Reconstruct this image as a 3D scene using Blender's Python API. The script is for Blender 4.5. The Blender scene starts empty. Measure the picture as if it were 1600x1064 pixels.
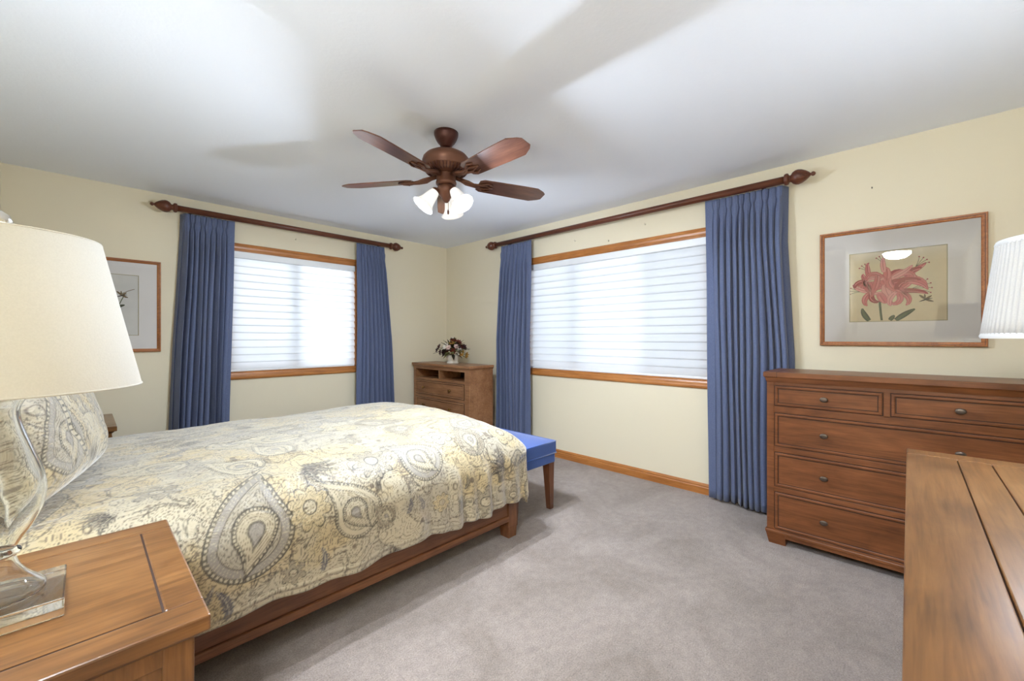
import bpy, bmesh, math, random
import numpy as np
from mathutils import Vector, Matrix

S = bpy.context.scene
COL = S.collection
PI = math.pi
rad = math.radians

# ------------------------------------------------------------------ camera
F_PX, CAM_X, HOR_Y = 644.5, 800.0, 528.0
TH = math.atan2(620.0, F_PX)
CAM_Z = 1.233
FW = Vector((math.cos(TH), math.sin(TH), 0))
RT = Vector((math.sin(TH), -math.cos(TH), 0))
cam = bpy.data.cameras.new('camera')
cam.sensor_fit = 'HORIZONTAL'
cam.sensor_width = 36.0
cam.lens = 36.0 * F_PX / 1600.0
cam.shift_y = -(532.0 - HOR_Y) / 1600.0
cam.clip_start = 0.02
cam_o = bpy.data.objects.new('camera', cam)
COL.objects.link(cam_o)
cam_o.location = (0, 0, CAM_Z)
cam_o.rotation_euler = (PI / 2, 0, TH - PI / 2)
S.camera = cam_o

# ------------------------------------------------------------------ colour management, world, lights
S.view_settings.view_transform = 'Standard'
S.view_settings.look = 'None'
S.view_settings.gamma = 1.0
S.view_settings.use_curve_mapping = False
S.view_settings.exposure = 1.03
try:
    S.cycles.use_denoising = True
    S.cycles.max_bounces = 12
    S.cycles.diffuse_bounces = 6
    S.cycles.transparent_max_bounces = 16
    S.cycles.caustics_reflective = False
    S.cycles.sample_clamp_indirect = 6.0
except Exception:
    pass

W = bpy.data.worlds.new('world')
S.world = W
W.use_nodes = True
W.node_tree.nodes['Background'].inputs['Color'].default_value = (0.75, 0.87, 1.0, 1)
W.node_tree.nodes['Background'].inputs['Strength'].default_value = 0.22

DAY_LEFT, DAY_RIGHT = 15.5, 10.2          # daylight outside the two windows
LAMP_LEFT, LAMP_RIGHT = 13.0, 8.5          # bulbs of the two table lamps
FAN_BULB = 33.0
HALL_GLOW = 135.0
WARM = (0.84, 0.955, 1.11)
DAYC = (0.84, 0.92, 1.0)

# room numbers
XR, YL, XH, YN = 3.405, 4.502, -0.392, -0.57
ZC = 2.44
WT = 0.16
# window openings
L0, L1, LZ0, LZ1 = 0.915, 2.143, 0.905, 2.055      # left wall (x range)
R0, R1, RZ0, RZ1 = 1.115, 3.035, 0.89, 2.045        # right wall (y range)

def area_light(name, loc, rot, sx, sy, power, colr):
    l = bpy.data.lights.new(name, 'AREA')
    l.shape = 'RECTANGLE'; l.size = sx; l.size_y = sy; l.energy = power; l.color = colr
    o = bpy.data.objects.new(name, l); COL.objects.link(o)
    o.location = loc; o.rotation_euler = rot
    return o
area_light('daylight_left', ((L0 + L1) / 2, YL + 0.75, 1.6), (rad(-90), 0, 0), 1.7, 1.6, DAY_LEFT, DAYC)
area_light('daylight_right', (XR + 0.75, (R0 + R1) / 2, 1.6), (0, rad(90), 0), 1.6, 2.4, DAY_RIGHT, DAYC)

def point_light(name, loc, power, colr, r=0.04):
    l = bpy.data.lights.new(name, 'POINT')
    l.energy = power; l.color = colr; l.shadow_soft_size = r
    o = bpy.data.objects.new(name, l); COL.objects.link(o)
    o.location = loc
    return o

# ------------------------------------------------------------------ mesh helpers
class MB:
    def __init__(self):
        self.v = []; self.f = []; self.m = []; self.sm = []
    def add(self, vs, fs, mi=0, smooth=False):
        b = len(self.v)
        self.v += [tuple(p) for p in vs]
        self.f += [tuple(b + i for i in f) for f in fs]
        self.m += [mi] * len(fs); self.sm += [smooth] * len(fs)
        return self
    def box(self, x0, x1, y0, y1, z0, z1, bev=0.0, seg=2, mi=0):
        if x0 > x1: x0, x1 = x1, x0
        if y0 > y1: y0, y1 = y1, y0
        if z0 > z1: z0, z1 = z1, z0
        if bev <= 0:
            vs = [(x0,y0,z0),(x1,y0,z0),(x1,y1,z0),(x0,y1,z0),(x0,y0,z1),(x1,y0,z1),(x1,y1,z1),(x0,y1,z1)]
            return self.add(vs, [(3,2,1,0),(4,5,6,7),(0,1,5,4),(1,2,6,5),(2,3,7,6),(3,0,4,7)], mi)
        bm = bmesh.new()
        bmesh.ops.create_cube(bm, size=1.0)
        for v in bm.verts:
            v.co = Vector(((x0+x1)/2 + v.co.x*(x1-x0), (y0+y1)/2 + v.co.y*(y1-y0), (z0+z1)/2 + v.co.z*(z1-z0)))
        bmesh.ops.bevel(bm, geom=list(bm.edges), offset=min(bev, .49*min(x1-x0,y1-y0,z1-z0)), segments=seg, profile=0.5, affect='EDGES')
        bm.verts.index_update()
        self.add([v.co[:] for v in bm.verts], [[v.index for v in f.verts] for f in bm.faces], mi, False)
        bm.free()
        return self
    def hexa(self, bot, top, mi=0):
        # bottom and top rings of points, same count
        n = len(bot)
        fs = [tuple(reversed(range(n))), tuple(range(n, 2*n))] + [(i, (i+1) % n, n+(i+1) % n, n+i) for i in range(n)]
        return self.add(list(bot)+list(top), fs, mi)
    def lathe(self, prof, c=(0,0,0), n=32, mi=0, cap=True, M=None, smooth=True):
        vs = []; fs = []
        for r, z in prof:
            for k in range(n):
                a = 2*PI*k/n
                p = Vector((r*math.cos(a), r*math.sin(a), z))
                if M is not None: p = M @ p
                vs.append(p + Vector(c))
        for i in range(len(prof)-1):
            for k in range(n):
                k2 = (k+1) % n
                fs.append((i*n+k, i*n+k2, (i+1)*n+k2, (i+1)*n+k))
        if cap:
            fs.append(tuple(reversed(range(n)))); fs.append(tuple(range((len(prof)-1)*n, len(prof)*n)))
        return self.add(vs, fs, mi, smooth)
    def tube(self, pts, r, n=8, mi=0, cap=True):
        pts = [Vector(p) for p in pts]
        rr = r if isinstance(r, (list, tuple)) else [r]*len(pts)
        vs = []; fs = []
        up = Vector((0,0,1))
        for i, p in enumerate(pts):
            d = (pts[min(i+1, len(pts)-1)] - pts[max(i-1, 0)]).normalized()
            a = d.cross(up)
            if a.length < 1e-3: a = d.cross(Vector((1,0,0)))
            a.normalize(); b = d.cross(a)
            for k in range(n):
                t = 2*PI*k/n
                vs.append(p + (a*math.cos(t) + b*math.sin(t))*rr[i])
        for i in range(len(pts)-1):
            for k in range(n):
                k2 = (k+1) % n
                fs.append((i*n+k2, i*n+k, (i+1)*n+k, (i+1)*n+k2))
        if cap:
            fs.append(tuple(range(n))); fs.append(tuple(reversed(range((len(pts)-1)*n, len(pts)*n))))
        return self.add(vs, fs, mi, True)
    def frame(self, prof, u0, u1, v0, v1, mp, mi=0):
        # mitred frame: prof = closed list of (inset from the outer rectangle, height off the plane)
        vs = []; fs = []; n = len(prof)
        for ci in range(4):
            for ins, h in prof:
                u = (u0+ins) if ci in (0, 3) else (u1-ins)
                v = (v0+ins) if ci in (0, 1) else (v1-ins)
                vs.append(mp(u, v, h))
        for ci in range(4):
            c2 = (ci+1) % 4
            for k in range(n):
                k2 = (k+1) % n
                fs.append((ci*n+k, c2*n+k, c2*n+k2, ci*n+k2))
        return self.add(vs, fs, mi)
    def poly(self, pts, mi=0):
        return self.add(pts, [tuple(range(len(pts)))], mi)
    def grid(self, P, mi=0, close=False, smooth=True):
        P = np.asarray(P); a, b = P.shape[:2]
        base = len(self.v)
        self.v += [tuple(p) for p in P.reshape(-1, 3)]
        fs = []
        for i in range(a-1):
            for j in range(b-1 if not close else b):
                j2 = (j+1) % b
                fs.append((base+i*b+j, base+i*b+j2, base+(i+1)*b+j2, base+(i+1)*b+j))
        self.f += fs; self.m += [mi]*len(fs); self.sm += [smooth]*len(fs)
        return self
    def build(self, name, mats, parent=None, recalc=True):
        me = bpy.data.meshes.new(name)
        me.from_pydata(self.v, [], self.f)
        if not isinstance(mats, (list, tuple)): mats = [mats]
        for m in mats: me.materials.append(m)
        me.polygons.foreach_set('material_index', self.m)
        me.polygons.foreach_set('use_smooth', self.sm)
        if recalc:
            bm = bmesh.new(); bm.from_mesh(me)
            bmesh.ops.recalc_face_normals(bm, faces=list(bm.faces))
            bm.to_mesh(me); bm.free()
        me.update()
        o = bpy.data.objects.new(name, me)
        COL.objects.link(o)
        if parent is not None: o.parent = parent
        return o

def tag(o, label, cat, group=None):
    o['label'] = label; o['category'] = cat
    if group: o['group'] = group
    return o
def thing(name, label, cat, loc=(0,0,0), rz=0.0, group=None):
    o = bpy.data.objects.new(name, None); COL.objects.link(o)
    o.empty_display_size = 0.1
    o.location = loc; o.rotation_euler = (0, 0, rz)
    return tag(o, label, cat, group)
def struct(o):
    o['kind'] = 'structure'
    return o
def copy_tree(o, parent=None):
    c = o.copy(); COL.objects.link(c)
    if parent is not None: c.parent = parent
    for ch in list(o.children): copy_tree(ch, c)
    return c

# ------------------------------------------------------------------ materials
def srgb(r, g, b):
    def f(c):
        c /= 255.0
        return c/12.92 if c <= 0.04045 else ((c+0.055)/1.055)**2.4
    return (f(r), f(g), f(b), 1.0)
def newmat(name):
    m = bpy.data.materials.new(name); m.use_nodes = True
    nt = m.node_tree; b = nt.nodes['Principled BSDF']
    return m, nt, b
def simple(name, c, rough=0.6, metal=0.0, spec=0.5, **kw):
    m, nt, b = newmat(name)
    b.inputs['Base Color'].default_value = c
    b.inputs['Roughness'].default_value = rough
    b.inputs['Metallic'].default_value = metal
    b.inputs['Specular IOR Level'].default_value = spec
    for k, v in kw.items(): b.inputs[k.replace('_', ' ')].default_value = v
    return m
def N(nt, typ, **kw):
    n = nt.nodes.new(typ)
    for k, v in kw.items():
        if k in n.inputs: n.inputs[k].default_value = v
        else: setattr(n, k, v)
    return n
def ramp(nt, stops, fac):
    r = nt.nodes.new('ShaderNodeValToRGB')
    cr = r.color_ramp
    while len(cr.elements) < len(stops): cr.elements.new(0.5)
    for e, (p, c) in zip(cr.elements, stops):
        e.position = p; e.color = c
    nt.links.new(fac, r.inputs['Fac'])
    return r
def bump(nt, b, height, strength, dist=0.01):
    bp = nt.nodes.new('ShaderNodeBump')
    bp.inputs['Strength'].default_value = strength
    bp.inputs['Distance'].default_value = dist
    nt.links.new(height, bp.inputs['Height'])
    nt.links.new(bp.outputs['Normal'], b.inputs['Normal'])
    return bp

def wood(name, cols, axis='x', scale=1.0, rough=0.38, blotch=0.55, coat=0.15):
    """stained timber: long grain along axis, blotchy stain"""
    m, nt, b = newmat(name)
    tc = N(nt, 'ShaderNodeTexCoord')
    mp = N(nt, 'ShaderNodeMapping')
    sc = {'x': (1.0, 14, 14), 'y': (14, 1.0, 14), 'z': (14, 14, 1.0)}[axis]
    mp.inputs['Scale'].default_value = [s*scale for s in sc]
    nt.links.new(tc.outputs['Object'], mp.inputs['Vector'])
    g = N(nt, 'ShaderNodeTexNoise', Scale=2.6, Detail=8.0, Roughness=0.62, Distortion=1.2)
    nt.links.new(mp.outputs['Vector'], g.inputs['Vector'])
    mp2 = N(nt, 'ShaderNodeMapping')
    sc2 = {'x': (1.0, 2.6, 2.6), 'y': (2.6, 1.0, 2.6), 'z': (2.6, 2.6, 1.0)}[axis]
    mp2.inputs['Scale'].default_value = [s*scale for s in sc2]
    nt.links.new(tc.outputs['Object'], mp2.inputs['Vector'])
    bl = N(nt, 'ShaderNodeTexNoise', Scale=3.0, Detail=4.0, Roughness=0.6, Distortion=0.6)
    nt.links.new(mp2.outputs['Vector'], bl.inputs['Vector'])
    mx = N(nt, 'ShaderNodeMix'); mx.data_type = 'FLOAT'
    mx.inputs['Factor'].default_value = blotch
    nt.links.new(g.outputs['Fac'], mx.inputs['A']); nt.links.new(bl.outputs['Fac'], mx.inputs['B'])
    r = ramp(nt, [(0.30, cols[0]), (0.5, cols[1]), (0.70, cols[2])], mx.outputs['Result'])
    # pores
    mp3 = N(nt, 'ShaderNodeMapping')
    sc3 = {'x': (6, 130, 130), 'y': (130, 6, 130), 'z': (130, 130, 6)}[axis]
    mp3.inputs['Scale'].default_value = sc3
    nt.links.new(tc.outputs['Object'], mp3.inputs['Vector'])
    pn = N(nt, 'ShaderNodeTexNoise', Scale=1.0, Detail=2.0)
    nt.links.new(mp3.outputs['Vector'], pn.inputs['Vector'])
    pr = ramp(nt, [(0.36, (0.72, 0.68, 0.64, 1)), (0.5, (1, 1, 1, 1))], pn.outputs['Fac'])
    mu = N(nt, 'ShaderNodeMix'); mu.data_type = 'RGBA'; mu.blend_type = 'MULTIPLY'
    mu.inputs['Factor'].default_value = 0.7
    nt.links.new(r.outputs['Color'], mu.inputs['A']); nt.links.new(pr.outputs['Color'], mu.inputs['B'])
    nt.links.new(mu.outputs['Result'], b.inputs['Base Color'])
    b.inputs['Roughness'].default_value = rough
    b.inputs['Specular IOR Level'].default_value = 0.4
    b.inputs['Coat Weight'].default_value = coat
    b.inputs['Coat Roughness'].default_value = 0.25
    bump(nt, b, pn.outputs['Fac'], 0.05, 0.002)
    return m

CHEST = [srgb(80, 43, 20), srgb(120, 71, 38), srgb(145, 90, 52)]
TOPW = [srgb(80, 50, 24), srgb(119, 79, 41), srgb(148, 106, 62)]
DARKW = [srgb(78, 46, 30), srgb(104, 64, 42), srgb(128, 82, 56)]
BEDW = [srgb(86, 52, 32), srgb(116, 74, 47), srgb(140, 94, 62)]
OAK = [srgb(150, 92, 42), srgb(180, 116, 58), srgb(202, 138, 76)]
ROD = [srgb(70, 34, 20), srgb(98, 52, 32), srgb(120, 68, 44)]
MEDIA = [srgb(116, 76, 48), srgb(154, 108, 72), srgb(180, 134, 94)]
M = {}
for ax in 'xyz':
    M['chest_'+ax] = wood('chest_wood_'+ax, CHEST, ax)
    M['top_'+ax] = wood('top_wood_'+ax, TOPW, ax, rough=0.3, coat=0.3)
    M['bed_'+ax] = wood('bed_wood_'+ax, BEDW, ax)
    M['media_'+ax] = wood('media_wood_'+ax, MEDIA, ax)
    M['oak_'+ax] = wood('oak_trim_'+ax, OAK, ax, blotch=0.35)
    M['rod_'+ax] = wood('rod_wood_'+ax, ROD, ax, blotch=0.3)
M['leg'] = wood('bench_leg_wood', DARKW, 'z')
M['groove'] = simple('wood_groove', srgb(52, 30, 18), 0.7)
M['inside'] = simple('cabinet_inside', srgb(60, 38, 26), 0.8)
M['bronze'] = simple('knob_bronze', srgb(104, 92, 82), 0.38, 0.85)
M['brass'] = simple('antique_brass', srgb(150, 112, 62), 0.35, 0.9)
M['white'] = simple('white_paint', srgb(236, 238, 240), 0.5)

def wall_mat(name, c, bumpy=0.12, scale=220.0, var=0.03):
    m, nt, b = newmat(name)
    tc = N(nt, 'ShaderNodeTexCoord')
    n1 = N(nt, 'ShaderNodeTexNoise', Scale=scale, Detail=3.0)
    nt.links.new(tc.outputs['Object'], n1.inputs['Vector'])
    b.inputs['Base Color'].default_value = c
    b.inputs['Roughness'].default_value = 0.85
    b.inputs['Specular IOR Level'].default_value = 0.25
    bump(nt, b, n1.outputs['Fac'], bumpy, 0.003)
    return m
M['wall'] = wall_mat('cream_wall_paint', srgb(229, 219, 194))
M['ceiling'] = wall_mat('ceiling_paint', srgb(241, 246, 255), 0.25, 60.0)

def carpet_mat():
    m, nt, b = newmat('cut_pile_carpet')
    tc = N(nt, 'ShaderNodeTexCoord')
    big = N(nt, 'ShaderNodeTexNoise', Scale=2.2, Detail=5.0, Roughness=0.65, Distortion=0.8)
    nt.links.new(tc.outputs['Object'], big.inputs['Vector'])
    fine = N(nt, 'ShaderNodeTexNoise', Scale=170.0, Detail=4.0, Roughness=0.8)
    nt.links.new(tc.outputs['Object'], fine.inputs['Vector'])
    mid = N(nt, 'ShaderNodeTexNoise', Scale=24.0, Detail=4.0, Roughness=0.7)
    nt.links.new(tc.outputs['Object'], mid.inputs['Vector'])
    r1 = ramp(nt, [(0.35, srgb(154, 140, 130)), (0.62, srgb(176, 162, 153))], big.outputs['Fac'])
    r2 = ramp(nt, [(0.36, (0.48, 0.46, 0.44, 1)), (0.60, (1.12, 1.11, 1.10, 1))], fine.outputs['Fac'])
    r3 = ramp(nt, [(0.3, (0.78, 0.78, 0.78, 1)), (0.62, (1.06, 1.06, 1.06, 1))], mid.outputs['Fac'])
    a = N(nt, 'ShaderNodeMix'); a.data_type = 'RGBA'; a.blend_type = 'MULTIPLY'; a.inputs['Factor'].default_value = 0.8
    nt.links.new(r1.outputs['Color'], a.inputs['A']); nt.links.new(r2.outputs['Color'], a.inputs['B'])
    a2 = N(nt, 'ShaderNodeMix'); a2.data_type = 'RGBA'; a2.blend_type = 'MULTIPLY'; a2.inputs['Factor'].default_value = 0.8
    nt.links.new(a.outputs['Result'], a2.inputs['A']); nt.links.new(r3.outputs['Color'], a2.inputs['B'])
    nt.links.new(a2.outputs['Result'], b.inputs['Base Color'])
    b.inputs['Roughness'].default_value = 0.95
    b.inputs['Specular IOR Level'].default_value = 0.1
    b.inputs['Sheen Weight'].default_value = 0.25
    ad = N(nt, 'ShaderNodeMath', operation='ADD')
    nt.links.new(fine.outputs['Fac'], ad.inputs[0]); nt.links.new(mid.outputs['Fac'], ad.inputs[1])
    bump(nt, b, ad.outputs[0], 0.7, 0.008)
    return m
M['carpet'] = carpet_mat()

def fabric(name, c, c2=None, scale=900.0, rough=0.85, trans=0.0, sheen=0.2, bumpst=0.15, stretch=(1, 1, 1)):
    m, nt, b = newmat(name)
    tc = N(nt, 'ShaderNodeTexCoord')
    mp = N(nt, 'ShaderNodeMapping'); mp.inputs['Scale'].default_value = stretch
    nt.links.new(tc.outputs['Object'], mp.inputs['Vector'])
    n1 = N(nt, 'ShaderNodeTexNoise', Scale=scale, Detail=2.0)
    nt.links.new(mp.outputs['Vector'], n1.inputs['Vector'])
    r = ramp(nt, [(0.35, c2 or c), (0.65, c)], n1.outputs['Fac'])
    nt.links.new(r.outputs['Color'], b.inputs['Base Color'])
    b.inputs['Roughness'].default_value = rough
    b.inputs['Specular IOR Level'].default_value = 0.2
    b.inputs['Sheen Weight'].default_value = sheen
    bump(nt, b, n1.outputs['Fac'], bumpst, 0.002)
    if trans > 0:
        t = N(nt, 'ShaderNodeBsdfTranslucent')
        nt.links.new(r.outputs['Color'], t.inputs['Color'])
        mx = N(nt, 'ShaderNodeMixShader'); mx.inputs[0].default_value = trans
        nt.links.new(b.outputs[0], mx.inputs[1]); nt.links.new(t.outputs[0], mx.inputs[2])
        nt.links.new(mx.outputs[0], nt.nodes['Material Output'].inputs['Surface'])
    return m
M['curtain'] = fabric('blue_drapery', srgb(104, 114, 144), srgb(90, 100, 130), 500, trans=0.03, stretch=(1, 1, .25))
M['bench'] = fabric('bright_blue_upholstery', srgb(46, 88, 166), srgb(34, 70, 142), 420, sheen=0.5)
M['shade_cream'] = fabric('cream_lampshade', srgb(219, 213, 201), srgb(215, 209, 197), 300, trans=0.03, sheen=0)
M['shade_white'] = fabric('white_pleated_silk', srgb(218, 217, 216), srgb(212, 211, 210), 300, trans=0.02, sheen=0)
M['sheer'] = fabric('sheer_window_shade', srgb(246, 247, 249), srgb(242, 244, 247), 600, trans=0.55, sheen=0, bumpst=0.02)

def glassy(name, c=(1, 1, 1, 1), ior=1.45, rough=0.0):
    m, nt, b = newmat(name)
    b.inputs['Base Color'].default_value = c
    b.inputs['Transmission Weight'].default_value = 1.0
    b.inputs['Roughness'].default_value = rough
    b.inputs['IOR'].default_value = ior
    return m
M['crystal'] = glassy('clear_crystal', (0.97, 0.98, 0.97, 1), 1.46)
def thin_glass(name, refl=0.08):
    m, nt, b = newmat(name)
    nt.nodes.remove(b)
    t = N(nt, 'ShaderNodeBsdfTransparent'); g = N(nt, 'ShaderNodeBsdfGlossy'); g.inputs['Roughness'].default_value = 0.01
    fr = N(nt, 'ShaderNodeFresnel'); fr.inputs['IOR'].default_value = 1.5
    mx = N(nt, 'ShaderNodeMixShader')
    nt.links.new(fr.outputs[0], mx.inputs[0]); nt.links.new(t.outputs[0], mx.inputs[1]); nt.links.new(g.outputs[0], mx.inputs[2])
    nt.links.new(mx.outputs[0], nt.nodes['Material Output'].inputs['Surface'])
    return m
M['pane'] = thin_glass('thin_glass_pane')
def emissive(name, c, strength, base=None):
    m, nt, b = newmat(name)
    b.inputs['Base Color'].default_value = base or c
    b.inputs['Emission Color'].default_value = c
    b.inputs['Emission Strength'].default_value = strength
    b.inputs['Roughness'].default_value = 0.35
    return m
M['fan_glass'] = emissive('frosted_lit_glass', (1, 0.98, 0.95, 1), 0.22, (0.9, 0.9, 0.9, 1))
M['dome'] = emissive('lit_dome_glass', (0.86, 0.96, 1.10, 1), HALL_GLOW)
M['bulb'] = emissive('lit_bulb', (1, 0.95, 0.86, 1), 6.0)
# ------------------------------------------------------------------ room shell
def slab(name, mat, *b):
    return struct(MB().box(*b).build(name, mat))
HX = -2.2                                   # end of the entry passage behind the camera
slab('floor', M['carpet'], HX-.2, XR+.2, YN-.2, YL+.2, -0.1, 0)
slab('ceiling', M['ceiling'], HX-.2, XR+.2, YN-.2, YL+.2, ZC, ZC+.1)
def wall_with_hole(name, mp, u0, u1, h0, h1, z0, z1):
    m = MB()
    for a, b, c, d in ((u0, h0, 0, ZC), (h1, u1, 0, ZC), (h0, h1, 0, z0), (h0, h1, z1, ZC)):
        p, q = mp(a, 0, c), mp(b, WT, d)
        m.box(p[0], q[0], p[1], q[1], p[2], q[2])
    return struct(m.build(name, M['wall']))
mpL = lambda u, d, z: (u, YL + d, z)
mpR = lambda u, d, z: (XR + d, u, z)
wall_with_hole('wall_left', mpL, XH-.16, XR, L0, L1, LZ0, LZ1)
wall_with_hole('wall_right', mpR, YN-.16, YL+WT, R0, R1, RZ0, RZ1)
slab('wall_head', M['wall'], XH-.16, XH, 0.62, YL, 0, ZC)
slab('wall_near', M['wall'], HX, XR, YN-.16, YN, 0, ZC)
slab('wall_passage', M['wall'], HX, XH-.16, 0.62, 0.78, 0, ZC)
slab('wall_end', M['wall'], HX-.16, HX, YN-.16, 0.78, 0, ZC)

def baseboard(name, p, q, nrm, ax):
    # moulded board from p to q, standing off the wall along nrm
    prof = [(0, 0), (.016, 0), (.016, .052), (.011, .058), (.013, .068), (.009, .078), (.004, .083), (0, .083)]
    a = [(p[0]+nrm[0]*d, p[1]+nrm[1]*d, z) for d, z in prof]
    b = [(q[0]+nrm[0]*d, q[1]+nrm[1]*d, z) for d, z in prof]
    return struct(MB().hexa(a, b).build(name, M['oak_'+ax]))
baseboard('baseboard_left', (XH, YL), (XR, YL), (0, -1), 'x')
baseboard('baseboard_right', (XR, YN), (XR, YL), (-1, 0), 'y')
baseboard('baseboard_head', (XH, .62), (XH, YL), (1, 0), 'y')
baseboard('baseboard_near', (HX, YN), (XR, YN), (0, 1), 'x')

def window(name, mp, h0, h1, z0, z1, mull, ax):
    w = bpy.data.objects.new(name, None); COL.objects.link(w); struct(w)
    cw = .058
    prof = [(0, 0), (0, .012), (.006, .017), (.02, .019), (.03, .014), (.046, .012), (cw, .008), (cw, 0)]
    m = MB().frame([(i, -h) for i, h in prof], h0-cw, h1+cw, z0-cw, z1+cw, lambda u, v, h: mp(u, h, v))
    m.build('casing', M['oak_'+ax], w)
    # jambs lining the opening
    m = MB().frame([(0, 0), (0, WT), (.012, WT), (.012, 0)], h0, h1, z0, z1, lambda u, v, h: mp(u, h, v))
    m.build('jamb', M['oak_'+ax], w)
    m = MB().frame([(0, .10), (0, .145), (.045, .145), (.045, .10)], h0+.012, h1-.012, z0+.012, z1-.012, lambda u, v, h: mp(u, h, v))
    m.build('sash', M['white'], w)
    for c in mull:
        p, q = mp(c-.04, .095, z0+.05), mp(c+.04, .15, z1-.05)
        MB().box(p[0], q[0], p[1], q[1], p[2], q[2], .003).build('mullion', M['white'], w)
    e = [h0+.05] + sorted(mull) + [h1-.05]
    for a, b in zip(e[:-1], e[1:]):
        MB().poly([mp(a, .125, z0+.05), mp(b, .125, z0+.05), mp(b, .125, z1-.05), mp(a, .125, z1-.05)]).build('pane', M['pane'], w)
    return w
window('window_1', mpL, L0, L1, LZ0, LZ1, [1.52], 'x')
window('window_2', mpR, R0, R1, RZ0, RZ1, [1.655, 2.445], 'y')

def window_shade(label, mp, h0, h1, z0, z1, base):
    t = thing('window_shade', label, 'window shade', base)
    bx, by, bz = base
    lm = lambda u, d, z: (mp(u, d, z)[0]-bx, mp(u, d, z)[1]-by, z-bz)
    a, b = h0+.014, h1-.014
    p, q = lm(a, -.004, z1-.075), lm(b, .06, z1-.013)
    MB().box(p[0], q[0], p[1], q[1], p[2], q[2], .006).build('headrail', M['white'], t)
    top, bot, pitch = z1-.075, z0+.034, .0675
    n = max(1, round((top-bot)/pitch)); pt = (top-bot)/n
    prof = []
    for i in range(n):
        zt = top-i*pt
        for f in (0, .15, .3, .45, .6, .75, .88, .97):
            prof.append((zt-f*pt, .036-.020*math.sin(min(1, f*1.02)*PI*.58)))
        prof.append((zt-1.06*pt, .020)); prof.append((zt-1.10*pt, .026)); prof.append((zt-1.04*pt, .033))
    P = [[lm(a+(b-a)*k/6.0, d, max(z, bot-.004)) for k in range(7)] for z, d in prof]
    MB().grid(P).build('shade_fabric', M['sheer'], t, recalc=False)
    p, q = lm(a, .016, z0+.013), lm(b, .036, bot)
    MB().box(p[0], q[0], p[1], q[1], p[2], q[2], .004).build('bottom_rail', M['white'], t)
    return t
window_shade('white horizontal sheer shade in the smaller window left of the room corner', mpL, L0, L1, LZ0, LZ1, ((L0+L1)/2, YL, LZ0))
window_shade('white horizontal sheer shade filling the wide three-pane window on the right wall', mpR, R0, R1, RZ0, RZ1, (XR, (R0+R1)/2, RZ0))

# ------------------------------------------------------------------ curtain rods and curtains
ROD_OFF, ROD_Z = .105, 2.305
def curtain_rod(label, p, q, ax):
    p, q = Vector(p), Vector(q); d = (q-p).normalized(); L = (q-p).length
    t = thing('curtain_rod', label, 'curtain rod', p)
    R3 = d.to_track_quat('Z', 'Y').to_matrix().to_4x4()
    MB().lathe([(.025, 0), (.025, L)], n=24, M=R3).build('pole', M['rod_'+ax], t)
    fin = [(.025, 0), (.036, .004), (.039, .014), (.036, .024), (.026, .028), (.022, .034), (.024, .040), (.038, .050),
           (.047, .066), (.049, .080), (.044, .100), (.032, .122), (.019, .138), (.010, .146), (.009, .150), (.014, .156), (.015, .163), (.010, .171), (.002, .175)]
    MB().lathe(fin, c=d*L, n=24, M=R3).build('finial', M['rod_'+ax], t)
    MB().lathe(fin, n=24, M=(-d).to_track_quat('Z', 'Y').to_matrix().to_4x4()).build('finial', M['rod_'+ax], t)
    nrm = Vector((0, 1, 0)) if ax == 'x' else Vector((1, 0, 0))
    for f in (.05, .95):
        c = d*(L*f)
        m = MB().tube([c+nrm*.018-Vector((0, 0, .0)), c+nrm*.06, c+nrm*(ROD_OFF-.002)], .012, 10)
        m.build('bracket', M['rod_'+ax], t)
    return t
curtain_rod('dark wooden curtain rod over the left window, finials at both ends', (.545, YL-ROD_OFF, ROD_Z+.01), (2.50, YL-ROD_OFF, ROD_Z+.01), 'x')
curtain_rod('long dark wooden curtain rod above the wide window on the right wall', (XR-ROD_OFF, 3.43, ROD_Z), (XR-ROD_OFF, .61, ROD_Z), 'y')

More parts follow.
